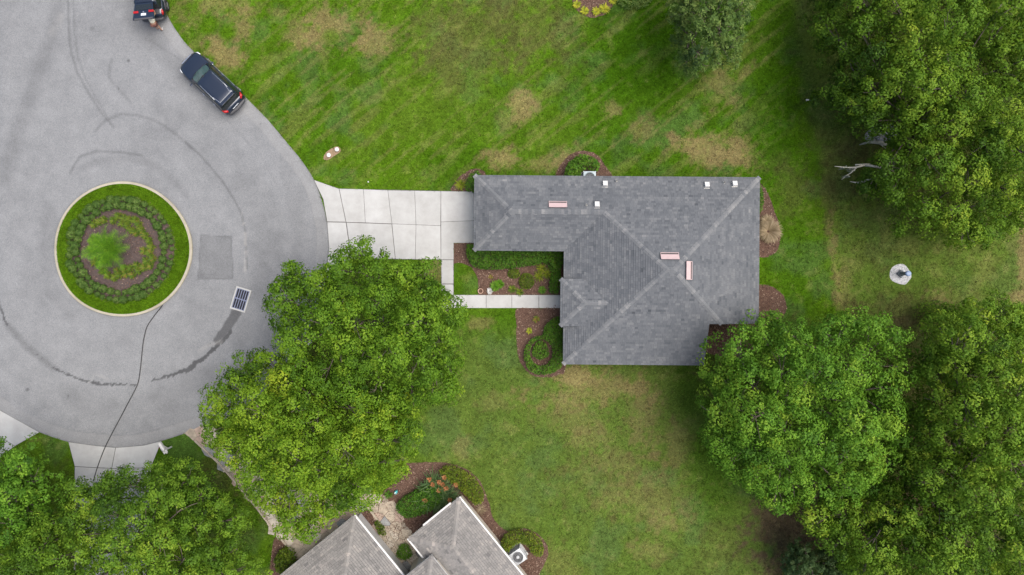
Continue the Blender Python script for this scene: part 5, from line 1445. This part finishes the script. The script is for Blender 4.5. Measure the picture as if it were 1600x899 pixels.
def suv(label, loc, heading, hatch=False):
    c = empty('parked_car', loc, heading); tag(c, label, 'car', 'dark cars parked along the kerbside lawn'); c.scale = (.965, .965, .965)
    st = [(-2.38, .66, .42, .72), (-2.33, .82, .34, .92), (-2.2, .90, .27, 1.02), (-1.6, .94, .23, 1.03), (-.6, .95, .23, 1.01), (.5, .95, .23, 1.0), (.95, .945, .23, 1.03), (1.35, .935, .24, 1.04), (1.8, .91, .26, 1.00), (2.12, .85, .30, .93), (2.28, .74, .36, .84), (2.36, .58, .44, .72)]
    V, F = [], []
    for x, hw, zl, zt_ in st:
        pr_ = [(0, zl), (.82 * hw, zl), (.97 * hw, zl + .1), (hw, (zl + zt_) / 2), (.985 * hw, zt_ - .11), (.93 * hw, zt_ - .035), (.75 * hw, zt_ + .005), (0, zt_ + .03)]
        full_ = [(x, y, z) for y, z in pr_] + [(x, -y, z) for y, z in reversed(pr_[1:-1])]
        V += full_
    n = 14
    for i_ in range(len(st) - 1):
        for k in range(n):
            k2 = (k + 1) % n; F.append((i_ * n + k, (i_ + 1) * n + k, (i_ + 1) * n + k2, i_ * n + k2))
    F.append(tuple(range(n))); F.append(tuple(reversed(range((len(st) - 1) * n, len(st) * n))))
    body = mesh('body', V, F, M['paint'], c, True)
    xr = -2.12 if not hatch else -1.86
    lev = [(1.0, xr - .06, 1.08, .865), (1.12, xr - .03, .88, .85), (1.4, xr + .10, .50, .77), (1.60, xr + .26, .26, .685)]
    loft('side_glass', [[(x, y, z) for x, y in rrect(x0_, x1_, hw, .12, .2)] for z, x0_, x1_, hw in lev], M['car_glass'], c)
    rl = [(1.585, xr + .16, .30, .70), (1.64, xr + .17, .27, .69), (1.685, xr + .30, .12, .60), (1.705, xr + .6, -.25, .40)]
    loft('roof', [[(x, y, z) for x, y in rrect(x0_, x1_, hw, .12, .22)] for z, x0_, x1_, hw in rl], M['paint'], c)
    for s in (-1, 1):
        for (xa, ya, xb, yb, w_) in ((1.04, .80, .24, .655, .07), (-.42, .868, -.50, .70, .09), (-1.35, .868, -1.32, .70, .09), (xr - .02, .80, xr + .24, .64, .13)):
            mb = MB(); mb.bar((xa, s * ya, 1.02), (xb, s * yb, 1.61), w_, .03); mb.build('pillar', M['paint'], c)
        mb = MB(); mb.tube([(-1.5, s * .62, 1.69), (-1.42, s * .62, 1.735), (-.1, s * .6, 1.735), (0, s * .6, 1.69)], .018, 6); mb.build('roof_rail', M['chrome'], c, True)
        mb = MB(); mb.box((.72, s * 1.03, 1.06), (.13, .2, .13)); mo = bevel(mb.build('mirror', M['paint'], c), .03, 3)
        mb = MB(); mb.box((.65, s * 1.04, 1.06), (.012, .16, .10)); mb.build('mirror_glass', M['chrome'], mo)
        mb = MB(); mb.tube([(2.24, s * .70, .74), (2.08, s * .84, .80), (1.86, s * .895, .86)], [.06, .07, .03], 8); mb.build('headlight', M['lamp'], c, True)
        for xw_ in (-1.42, 1.42):
            mb = MB(); mb.tube([(xw_, s * .74, .345), (xw_, s * .76, .345), (xw_, s * .95, .345), (xw_, s * .965, .345)], [.30, .345, .345, .30], 20)
            wh = mb.build('wheel', M['tyre'], c, True)
            mb = MB(); mb.tube([(xw_, s * .93, .345), (xw_, s * .972, .345)], [.235, .22], 16); rm = mb.build('rim', M['grey_plastic'], wh)
            for k in range(5):
                a = k * 2 * math.pi / 5; mb = MB(); mb.bar((xw_, s * .975, .345), (xw_ + .21 * math.cos(a), s * .975, .345 + .21 * math.sin(a)), .05, .02)
                mb.build('spoke', M['chrome'], wh)
            mb = MB(); mb.tube([(xw_ - .42, s * .935, .36), (xw_ - .36, s * .95, .62), (xw_, s * .955, .75), (xw_ + .36, s * .95, .62), (xw_ + .42, s * .935, .36)], .03, 6); mb.build('wheel_arch', M['grey_plastic'], c, True)
        for xd in (.02, -1.0):
            mb = MB(); mb.box((xd - .25, s * .965, .86), (.2, .03, .03)); mb.build('door_handle', M['chrome'], c)
        mb = MB(); mb.bar((1.0, s * .955, .45), (-1.0, s * .955, .45), .02, .05); mb.build('side_trim', M['chrome'], c)
        if not hatch:
            mb = MB(); mb.tube([(-2.02, s * .875, 1.05), (-2.2, s * .80, 1.02), (-2.33, s * .62, .97)], [.05, .10, .07], 8); mb.build('tail_light', M['red'], c, True)
        else:
            mb = MB(); mb.tube([(-1.98, s * .885, 1.05), (-2.16, s * .87, .98), (-2.26, s * .83, .86)], [.05, .09, .06], 8); mb.build('tail_light', M['red'], c, True)
    ws = [(1.09, -.70, 1.035), (1.09, .70, 1.035), (.30, .57, 1.605), (.30, -.57, 1.605)]
    V = []
    for i_ in range(5):
        f = i_ / 4
        for j in range(7):
            g = j / 6 * 2 - 1; hw = .72 * (1 - f) + .585 * f; x = 1.10 * (1 - f) + .29 * f - .16 * g * g * (1 - .3 * f)
            V.append((x + .015, g * hw, 1.03 + (1.61 - 1.03) * f + .02))
    mesh('windscreen', V, [(i_ * 7 + j, i_ * 7 + j + 1, (i_ + 1) * 7 + j + 1, (i_ + 1) * 7 + j) for i_ in range(4) for j in range(6)], M['screen_reflection'], c, True)
    for s in (-.3, .3):
        mb = MB(); mb.bar((1.12, s - .25, 1.07), (1.0, s + .25, 1.11), .02, .015); mb.build('wiper', M['black'], c)
    # bonnet panel
    V = []
    for i_ in range(6):
        f = i_ / 5
        for j in range(9):
            g = j / 8 * 2 - 1; x = 1.12 + 1.02 * f - .14 * g * g * f; hw = .80 - .10 * f
            V.append((x - .06 * g * g * (1 - f), g * hw, 1.078 - .02 * f - .075 * f * f - .03 * g * g))
    bevel(mesh('bonnet', V, [(i_ * 9 + j, (i_ + 1) * 9 + j, (i_ + 1) * 9 + j + 1, i_ * 9 + j + 1) for i_ in range(5) for j in range(8)], M['paint'], c, True), .004)
    mb = MB(); mb.tube([(2.2, -.76, .52), (2.37, -.5, .52), (2.43, 0, .52), (2.37, .5, .52), (2.2, .76, .52)], [.09, .12, .13, .12, .09], 8); mb.build('front_bumper', M['paint'], c, True)
    mb = MB(); mb.bar((2.345, -.45, .74), (2.345, .45, .74), .06, .16); mb.build('grille', M['chrome'], c)
    mb = MB(); mb.tube([(-2.15, -.86, .56), (-2.36, -.62, .56), (-2.43, 0, .56), (-2.36, .62, .56), (-2.15, .86, .56)], [.10, .14, .15, .14, .10], 8); mb.build('rear_bumper', M['grey_plastic'], c, True)
    mb = MB(); mb.box((.22, 0, 1.71), (.16, .05, .04)); mb.build('aerial', M['black'], c)
    if not hatch:
        mb = MB(); mb.poly([(-2.19, .66, 1.06), (-2.19, -.66, 1.06), (-1.93, -.56, 1.56), (-1.93, .56, 1.56)]); mb.build('rear_window', M['car_glass'], c)
        mb = MB(); mb.box((-1.98, 0, 1.66), (.22, 1.16, .035)); bevel(mb.build('spoiler', M['paint'], c), .012)
        mb = MB(); mb.box((-2.385, 0, .84), (.02, .52, .14), M=Matrix.Rotation(math.radians(-14), 3, 'Y')); mb.build('number_plate', M['plate'], c)
        mb = MB(); mb.bar((-2.12, -.05, 1.1), (-2.07, .36, 1.24), .03, .02); mb.build('rear_wiper', M['black'], c)
        for s in (-.62, .62):
            mb = MB(); mb.bar((-1.9, s * .8, 1.712), (-1.3, s * .92, 1.712), .03, .008); mb.build('roof_strip', M['chrome'], c)
    else:
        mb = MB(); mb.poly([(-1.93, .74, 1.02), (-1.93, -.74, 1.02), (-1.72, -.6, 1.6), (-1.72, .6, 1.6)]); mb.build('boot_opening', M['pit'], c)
        mb = MB(); mb.box((-2.02, 0, 1.05), (.5, 1.4, .02)); mb.build('boot_floor', M['grey_plastic'], c)
        # raised tailgate hinged at the roof edge
        a = Vector((-1.72, 0, 1.69)); d = Vector((-math.cos(math.radians(12)), 0, math.sin(math.radians(12)) * .9)).normalized(); nn = Vector((d.z, 0, -d.x))
        if nn.z < 0: nn = -nn
        def sheet(nm, f0, f1, h0, h1, m, parent, th=.05, lift=0.0):
            pts = [a + d * f0 + Vector((0, h0, 0)), a + d * f0 - Vector((0, h0, 0)), a + d * f1 - Vector((0, h1, 0)), a + d * f1 + Vector((0, h1, 0))]
            T = [p + nn * (lift + .02) for p in pts]; B_ = [p - nn * (th - lift) for p in pts]; mb = MB()
            mb.poly(T if (T[1] - T[0]).cross(T[2] - T[0]).z > 0 else T[::-1]); mb.poly(B_)
            for k in range(4): mb.poly([B_[k], B_[(k + 1) % 4], T[(k + 1) % 4], T[k]])
            return bevel(mb.build(nm, m, parent), .012)
        tg = sheet('tailgate', 0, 1.22, .60, .74, M['paint'], c)
        sheet('rear_window', .10, .52, .53, .57, M['car_glass'], tg, .01, .018)
        sheet('gate_trim', 1.12, 1.24, .66, .60, M['grey_plastic'], tg, .02, .02)
        for s in (-1, 1):
            mb = MB(); p = a + d * .66 + Vector((0, s * .52, 0)) + nn * .03; mb.box(p, (.16, .34, .07), M=Matrix((d, Vector((0, 1, 0)), nn)).transposed()); bevel(mb.build('gate_light', M['red'], tg), .02)
            mb = MB(); mb.bar((-1.9, s * .7, 1.15), a + d * .55 + Vector((0, s * .62, -.06)), .02, .02); mb.build('gas_strut', M['black'], tg)
        mb = MB(); p = a + d * .86 + nn * .028; mb.box(p, (.16, .34, .015), M=Matrix((d, Vector((0, 1, 0)), nn)).transposed()); mb.build('number_plate', M['plate'], tg)
        mb = MB(); p = a + d * .68 + nn * .03; mb.disc((p.x, p.y), .05, p.z - .01, p.z + .012, 12); mb.build('badge', M['chrome'], tg)
    return c
suv('dark navy estate car parked by the lawn with its tailgate shut', P(338, 134.5, 0) + Vector((0, 0, .018)), math.radians(136.5))
suv('dark navy car at the top edge with its tailgate raised', P(241, -17, 0) + Vector((0, 0, .018)), math.radians(96), True)

# person leaning into the open boot
t = simple('skin', (0.36, 0.20, 0.13), .6, var=.08); M['skin'] = t
M['shirt'] = simple('cream_cloth', (0.56, 0.53, 0.42), .9, var=.12, scale=12, bump=.3)
M['shorts'] = simple('brown_cloth', (0.12, 0.05, 0.04), .9, var=.2)
M['shoe'] = simple('pale_shoe', (0.5, 0.47, 0.46), .7)
M['hair'] = simple('dark_hair', (0.03, 0.022, 0.018), .7)
def skin_mesh(name, joints, edges, m, parent, root=0, sub=2):
    me = bpy.data.meshes.new(name); me.from_pydata([j[0] for j in joints], edges, []); o = ob(name, me, parent)
    md = o.modifiers.new('skin', 'SKIN'); md.use_smooth_shade = True
    lay = me.skin_vertices[0] if me.skin_vertices else None
    if lay is None:
        bm = bmesh.new(); bm.from_mesh(me); bm.verts.layers.skin.verify(); bm.to_mesh(me); bm.free(); lay = me.skin_vertices[0]
    for k, j in enumerate(joints):
        r = j[1]; lay.data[k].radius = r if isinstance(r, tuple) else (r, r); lay.data[k].use_root = (k == root)
    s_ = o.modifiers.new('sub', 'SUBSURF'); s_.levels = sub; s_.render_levels = sub
    me.materials.append(m); return o
per = empty('person', P(251, 45, 0) + Vector((0, 0, .018)), math.radians(96))
tag(per, 'person in a cream top bending into the open boot of the car', 'person')
J = [((0, 0, .92), (.15, .13)), ((.16, 0, 1.08), (.15, .12)), ((.36, 0, 1.22), (.17, .13)), ((.46, 0, 1.30), (.06, .06)), ((.58, 0, 1.36), (.09, .085)), ((.64, 0, 1.40), (.10, .09)),
     ((-.02, .10, .86), .10), ((.0, .12, .50), .068), ((-.04, .12, .10), .045), ((.0, .13, .05), .04), ((.13, .14, .04), .035),
     ((-.02, -.10, .86), .10), ((-.06, -.12, .50), .068), ((-.16, -.12, .10), .045), ((-.12, -.13, .05), .04), ((.01, -.14, .04), .035),
     ((.38, .19, 1.24), .065), ((.55, .24, 1.06), .05), ((.72, .20, 1.02), .038), ((.80, .18, 1.01), .032),
     ((.38, -.19, 1.24), .065), ((.55, -.24, 1.06), .05), ((.72, -.20, 1.02), .038), ((.80, -.18, 1.01), .032)]
E_ = [(0, 1), (1, 2), (2, 3), (3, 4), (4, 5), (0, 6), (6, 7), (7, 8), (8, 9), (9, 10), (0, 11), (11, 12), (12, 13), (13, 14), (14, 15), (2, 16), (16, 17), (17, 18), (18, 19), (2, 20), (20, 21), (21, 22), (22, 23)]
for base_ in ((19, .18), (23, -.18)):
    for k, (dy, l) in enumerate(((-.03, .07), (-.01, .085), (.012, .08), (.032, .065), (.05 if base_[1] < 0 else -.05, .04))):
        J.append(((.80 + l * .5, base_[1] + dy, 1.0), .011)); J.append(((.80 + l, base_[1] + dy * 1.15, .985), .008)); n_ = len(J); E_ += [(base_[0], n_ - 2), (n_ - 2, n_ - 1)]
skin_mesh('body', J, E_, M['skin'], per)
skin_mesh('shirt', [((-.02, 0, .93), (.20, .17)), ((.16, 0, 1.08), (.20, .16)), ((.36, 0, 1.22), (.22, .155)), ((.43, 0, 1.27), (.10, .09)), ((.38, .2, 1.24), .09), ((.47, .23, 1.14), .08), ((.38, -.2, 1.24), .09), ((.47, -.23, 1.14), .08)],
          [(0, 1), (1, 2), (2, 3), (2, 4), (4, 5), (2, 6), (6, 7)], M['shirt'], per)
skin_mesh('shorts', [((0, 0, .90), (.18, .155)), ((-.02, .11, .82), .125), ((0, .12, .60), .11), ((-.02, -.11, .82), .125), ((-.05, -.12, .60), .11)], [(0, 1), (1, 2), (0, 3), (3, 4)], M['shorts'], per)
skin_mesh('hair', [((.57, 0, 1.40), (.105, .10)), ((.64, 0, 1.45), (.115, .095))], [(0, 1)], M['hair'], per)
for (x, y, nm) in ((0, .135, 0), (-.12, -.135, 1)):
    skin_mesh('shoe', [((x - .03, y, .05), .05), ((x + .06, y, .045), .05), ((x + .16, y, .035), .042)], [(0, 1), (1, 2)], M['shoe'], per)

# ------------------------------------------------------------------ mailboxes
def mailbox(label, px, py, heading):
    m_ = empty('mailbox', P(px, py), heading); tag(m_, label, 'mailbox', 'white mailboxes')
    mb = MB(); mb.box((0, 0, .55), (.10, .10, 1.1)); bevel(mb.build('post', M['white'], m_), .01)
    mb = MB(); mb.box((.12, 0, .86), (.80, .09, .09)); bevel(mb.build('arm', M['white'], m_), .01)
    mb = MB(); mb.bar((.0, 0, .5), (.32, 0, .83), .07, .07); mb.build('brace', M['white'], m_)
    V = []; prof = [(-.11, 0), (.11, 0), (.11, .13)] + [(.11 * math.cos(a), .13 + .11 * math.sin(a)) for a in [math.pi * k / 8 for k in range(1, 8)]] + [(-.11, .13)]
    for x in (.02, .56): V += [(x, y, .91 + z) for y, z in prof]
    n = len(prof); F = [(k, (k + 1) % n, n + (k + 1) % n, n + k) for k in range(n)] + [tuple(reversed(range(n))), tuple(range(n, 2 * n))]
    bx_ = mesh('box', V, F, M['white'], m_)
    mb = MB(); mb.box((.575, 0, 1.02), (.012, .2, .2)); dr_ = bevel(mb.build('flap', M['white'], m_), .005)
    mb = MB(); mb.box((.59, 0, 1.1), (.02, .05, .02)); mb.build('knob', M['lead'], dr_)
    mb = MB(); mb.box((-.12, 0, .96), (.2, .3, .02)); mb.build('shelf', M['white'], m_)
    mb = MB(); mb.box((.3, .125, 1.1), (.03, .012, .2)); mb.build('flag', M['red'], m_)
mailbox('white mailbox on a post at the right corner of the lower driveway', 268, 698.5, math.radians(122))
mailbox('white mailbox half hidden under the oak beside the road', 486, 533, math.radians(165))

# ------------------------------------------------------------------ air conditioners
M['ac'] = simple('pale_metal', (0.30, 0.36, 0.39), .5, .1, var=.08)
M['ac_w'] = simple('white_metal', (0.40, 0.415, 0.43), .5, .1, var=.08)
def condenser(label, px, py, heading, m, sz=.86):
    c = empty('air_conditioner', P(px, py), heading); tag(c, label, 'air conditioner', 'air conditioner units'); h = .85; q = sz / 2
    mb = MB(); mb.box((0, 0, .04), (sz + .15, sz + .15, .08)); mb.build('pad', M['concrete'], c)
    mb = MB(); mb.box((0, 0, .08 + h * .46), (sz * .96, sz * .96, h * .92)); bevel(mb.build('housing', M['grey_plastic'], c), .02)
    for s in (-1, 1):
        for t_ in (-1, 1):
            mb = MB(); mb.box((s * (q - .03), t_ * (q - .03), .08 + h / 2), (.07, .07, h)); mb.build('corner_post', m, c)
    for k in range(9):
        mb = MB()
        z = .14 + k * (h - .1) / 9
        for s in (-1, 1):
            mb.box((s * (q - .01), 0, z), (.012, sz - .13, .03)); mb.box((0, s * (q - .01), z), (sz - .13, .012, .03))
        mb.build('louvre', m, c)
    n = 40; V = []; F = []
    sq = []
    for k in range(n):
        a = 2 * math.pi * k / n; cs_, sn_ = math.cos(a), math.sin(a); r = q * .985 / max(abs(cs_), abs(sn_)); r = min(r, q * 1.26); sq.append((r * cs_, r * sn_))
    z = .08 + h
    for k in range(n):
        a = 2 * math.pi * k / n; V += [(sq[k][0], sq[k][1], z - .05), (sq[k][0], sq[k][1], z), (q * .80 * math.cos(a), q * .80 * math.sin(a), z + .015), (q * .76 * math.cos(a), q * .76 * math.sin(a), z - .06)]
    for k in range(n):
        b = (k + 1) % n
        for j in range(3): F.append((k * 4 + j, b * 4 + j, b * 4 + j + 1, k * 4 + j + 1))
    mesh('top_cover', V, F, m, c)
    mb = MB(); mb.disc((0, 0), q * .78, z - .20, z - .18, 28); mb.build('fan_well', M['grey_plastic'], c)
    for k in range(4):
        a = k * math.pi / 2; mb = MB(); mb.poly([(.06 * math.cos(a), .06 * math.sin(a), z - .09), (q * .7 * math.cos(a - .35), q * .7 * math.sin(a - .35), z - .12), (q * .72 * math.cos(a + .35), q * .72 * math.sin(a + .35), z - .08), (.06 * math.cos(a + .9), .06 * math.sin(a + .9), z - .07)])
        mb.build('fan_blade', m, c)
    mb = MB(); mb.disc((0, 0), .10, z - .12, z + .03, 16); mb.build('fan_hub', m, c)
    for r in (.3, .48, .66, .8):
        mb = MB(); pts = [(q * r * math.cos(2 * math.pi * k / 24), q * r * math.sin(2 * math.pi * k / 24), z + .02) for k in range(25)]; mb.tube(pts, .006, 4, False); mb.build('guard_ring', m, c)
    mb = MB()
    mb.tube([(q, -.2, .3), (q + .15, -.25, .28), (q + .3, -.5, .1)], .02, 6); mb.build('hose', M['black'], c)
condenser('pale blue grey air conditioner against the north wall', 919, 281, 0, M['ac'], .84)
condenser('white air conditioner beside the neighbour house inside a curved hedge', 809, 862.5, math.radians(35), M['ac_w'], .9)

# ------------------------------------------------------------------ small things on the lawns
gp = [(v.x, v.y) for v in PP(spline([(1390, 428), (1394, 418), (1404, 413), (1413, 414), (1420, 422), (1424, 432), (1419, 440), (1413, 445), (1400, 442), (1392, 437)], 4))]
g = mesh('gravel_patch', [(a, b, .012) for a, b in gp], [tuple(range(len(gp)))], M['gravel_white'])
if g.data.polygons[0].normal.z < 0: g.data.flip_normals()
tag(g, kind='structure')
V, F = [], []
arr = np.array(gp)
for k in range(900):
    x, y = random.uniform(arr[:, 0].min(), arr[:, 0].max()), random.uniform(arr[:, 1].min(), arr[:, 1].max())
    if not bool(inpoly(np.array([x]), np.array([y]), gp)[0]): continue
    r = random.uniform(.015, .035); b = len(V)
    V += [(x + r, y, .01), (x, y + r, .01), (x - r, y, .01), (x, y - r, .01), (x, y, .01 + r * 1.2)]
    F += [(b, b + 1, b + 4), (b + 1, b + 2, b + 4), (b + 2, b + 3, b + 4), (b + 3, b, b + 4)]
gs = mesh('gravel_stones', V, F, M['gravel_white'], g); gs['kind'] = 'stuff'
M['slate'] = simple('blue_grey_paint', (0.13, 0.15, 0.17), .6, var=.2)
M['bluecap'] = simple('blue_cap', (0.20, 0.27, 0.42), .5, var=.1)
pe = empty('pedestal', P(1406.5, 428), math.radians(45)); tag(pe, 'blue capped grey pedestal on the round white gravel patch', 'pedestal')
mb = MB(); mb.box((0, 0, .10), (.40, .40, .20)); bevel(mb.build('plinth', M['slate'], pe), .02)
mb = MB(); mb.tube([(0, 0, .2), (0, 0, .3), (0, 0, .75), (0, 0, .85)], [.17, .13, .12, .15], 12); mb.build('column', M['slate'], pe, True)
mb = MB(); mb.tube([(0, 0, .85), (0, 0, .90), (0, 0, 1.0), (0, 0, 1.03)], [.17, .19, .18, .12], 16); mb.build('cap', M['bluecap'], pe, True)
# cleanout caps in a dirt strip
ds = [(v.x, v.y) for v in PP(spline([(505, 246), (511, 237), (524, 229.5), (531, 231), (532, 237), (524, 243), (513, 250), (507, 250)], 4))]
d_ = mesh('dirt_strip', [(a, b, .012) for a, b in ds], [tuple(range(len(ds)))], simple('dry_soil', (.20, .14, .085), .95, var=.4, scale=12, bump=.6))
if d_.data.polygons[0].normal.z < 0: d_.data.flip_normals()
tag(d_, kind='structure')
for a, b, lab in ((514.5, 243.2, 'white round pipe cap nearer the road in the dirt strip'), (527.2, 234.3, 'white round pipe cap farther from the road in the dirt strip')):
    c = empty('pipe_cap', P(a, b)); tag(c, lab, 'pipe cap', 'white pipe caps')
    mb = MB(); mb.tube([(0, 0, 0), (0, 0, .12)], [.115, .115], 18); mb.build('pipe', M['white'], c)
    mb = MB(); mb.tube([(0, 0, .12), (0, 0, .16), (0, 0, .17)], [.14, .14, .12], 18); lid = mb.build('lid', M['white'], c)
    mb = MB(); mb.box((0, 0, .185), (.06, .06, .03)); mb.build('lug', M['white'], lid)
sp = empty('sprinkler', P(575.5, 284.5)); tag(sp, 'small white sprinkler head in the grass above the driveway', 'sprinkler')
mb = MB(); mb.tube([(0, 0, 0), (0, 0, .06), (0, 0, .07)], [.05, .05, .04], 12); mb.build('collar', M['white'], sp)
mb = MB(); mb.tube([(0, 0, .07), (0, 0, .11)], [.025, .025], 8); mb.build('nozzle', M['lead'], sp)
mk = empty('ground_marker', P(1260, 158), math.radians(-5)); tag(mk, 'small white marker on the boundary of the east lawn', 'marker')
mb = MB(); mb.tube([(0, 0, 0), (0, 0, .25)], [.02, .02], 6); mb.build('stake', M['white'], mk)
mb = MB(); mb.box((0, 0, .27), (.30, .09, .03)); bevel(mb.build('plate', M['white'], mk), .008)
te = empty('garden_ornament', P(619, 768.5), math.radians(55)); tag(te, 'small teal and white garden ornament in the neighbour mulch bed', 'ornament')
M['teal'] = simple('teal_glaze', (0.05, 0.30, 0.32), .3, var=.2)
mb = MB(); mb.tube([(-.16, 0, .10), (-.08, 0, .14), (.06, 0, .15), (.16, 0, .09)], [.03, .10, .11, .03], 12); mb.build('body', M['teal'], te, True)
mb = MB(); mb.tube([(-.14, .02, .15), (-.04, .02, .22), (.05, .02, .20)], [.02, .06, .03], 10); mb.build('crest', M['white'], te, True)
mb = MB(); mb.tube([(0, 0, 0), (0, 0, .1)], [.06, .05], 10); mb.build('foot', M['slate'], te)
pr_ = empty('pot', P(751, 455)); tag(pr_, 'round terracotta pot at the walkway edge by the front bed', 'pot')
M['terra'] = simple('terracotta', (0.40, 0.26, 0.19), .8, var=.15)
V, F = [], []; n = 24; prof = [(.10, 0), (.17, .16), (.185, .16), (.185, .20), (.145, .20), (.135, .12)]
for k in range(n):
    a = 2 * math.pi * k / n; V += [(r * math.cos(a), r * math.sin(a), z) for r, z in prof]
for k in range(n):
    b = (k + 1) % n
    for j in range(5): F.append((k * 6 + j, b * 6 + j, b * 6 + j + 1, k * 6 + j + 1))
mesh('rim', V, F, M['terra'], pr_, True)
mb = MB(); mb.disc((0, 0), .138, .08, .12, 20); mb.build('soil', M['mulch'], pr_)
# pale rocks under the upper right oak
rk = mesh('rubble_bed', [(v.x, v.y, .013) for v in PP(spline([(1350, 214), (1362, 200), (1385, 192), (1400, 198), (1402, 214), (1385, 221), (1360, 222)], 4))], [tuple(range(28))], M['rock'])
if rk.data.polygons[0].normal.z < 0: rk.data.flip_normals()
tag(rk, kind='structure')
for k in range(34):
    a, b = random.uniform(1352, 1402), random.uniform(194, 222)
    if not bool(inpoly(np.array([a]), np.array([b]), [(1350, 214), (1362, 200), (1385, 192), (1400, 198), (1402, 214), (1385, 221), (1360, 222)])[0]): continue
    bm = bmesh.new(); bmesh.ops.create_icosphere(bm, subdivisions=1, radius=random.uniform(.10, .2))
    for v in bm.verts: v.co *= random.uniform(.8, 1.2); v.co.z *= .6
    me = bpy.data.meshes.new('rock'); bm.to_mesh(me); bm.free(); fin(me, M['rock'])
    o = ob('rock', me); o.location = P(a, b, .06); tag(o, 'pale rock in the rubble under the upper right oak', 'rock', 'pale rocks under the oak')
log = empty('fallen_log', P(1345, 226)); tag(log, 'grey fallen log lying below the pale rubble', 'log')
b0 = P(1345, 226)
mb = MB(); mb.tube([P(1343, 226.5, .08) - b0, P(1358, 222, .12) - b0, P(1376, 223, .14) - b0, P(1390, 228, .1) - b0], [.03, .10, .13, .10], 8); mb.build('trunk', M['twig'], log, True)
mb = MB(); mb.tube([P(1372, 223, .14) - b0, P(1384, 232, .1) - b0], [.06, .02], 6); mb.build('limb', M['twig'], log, True)
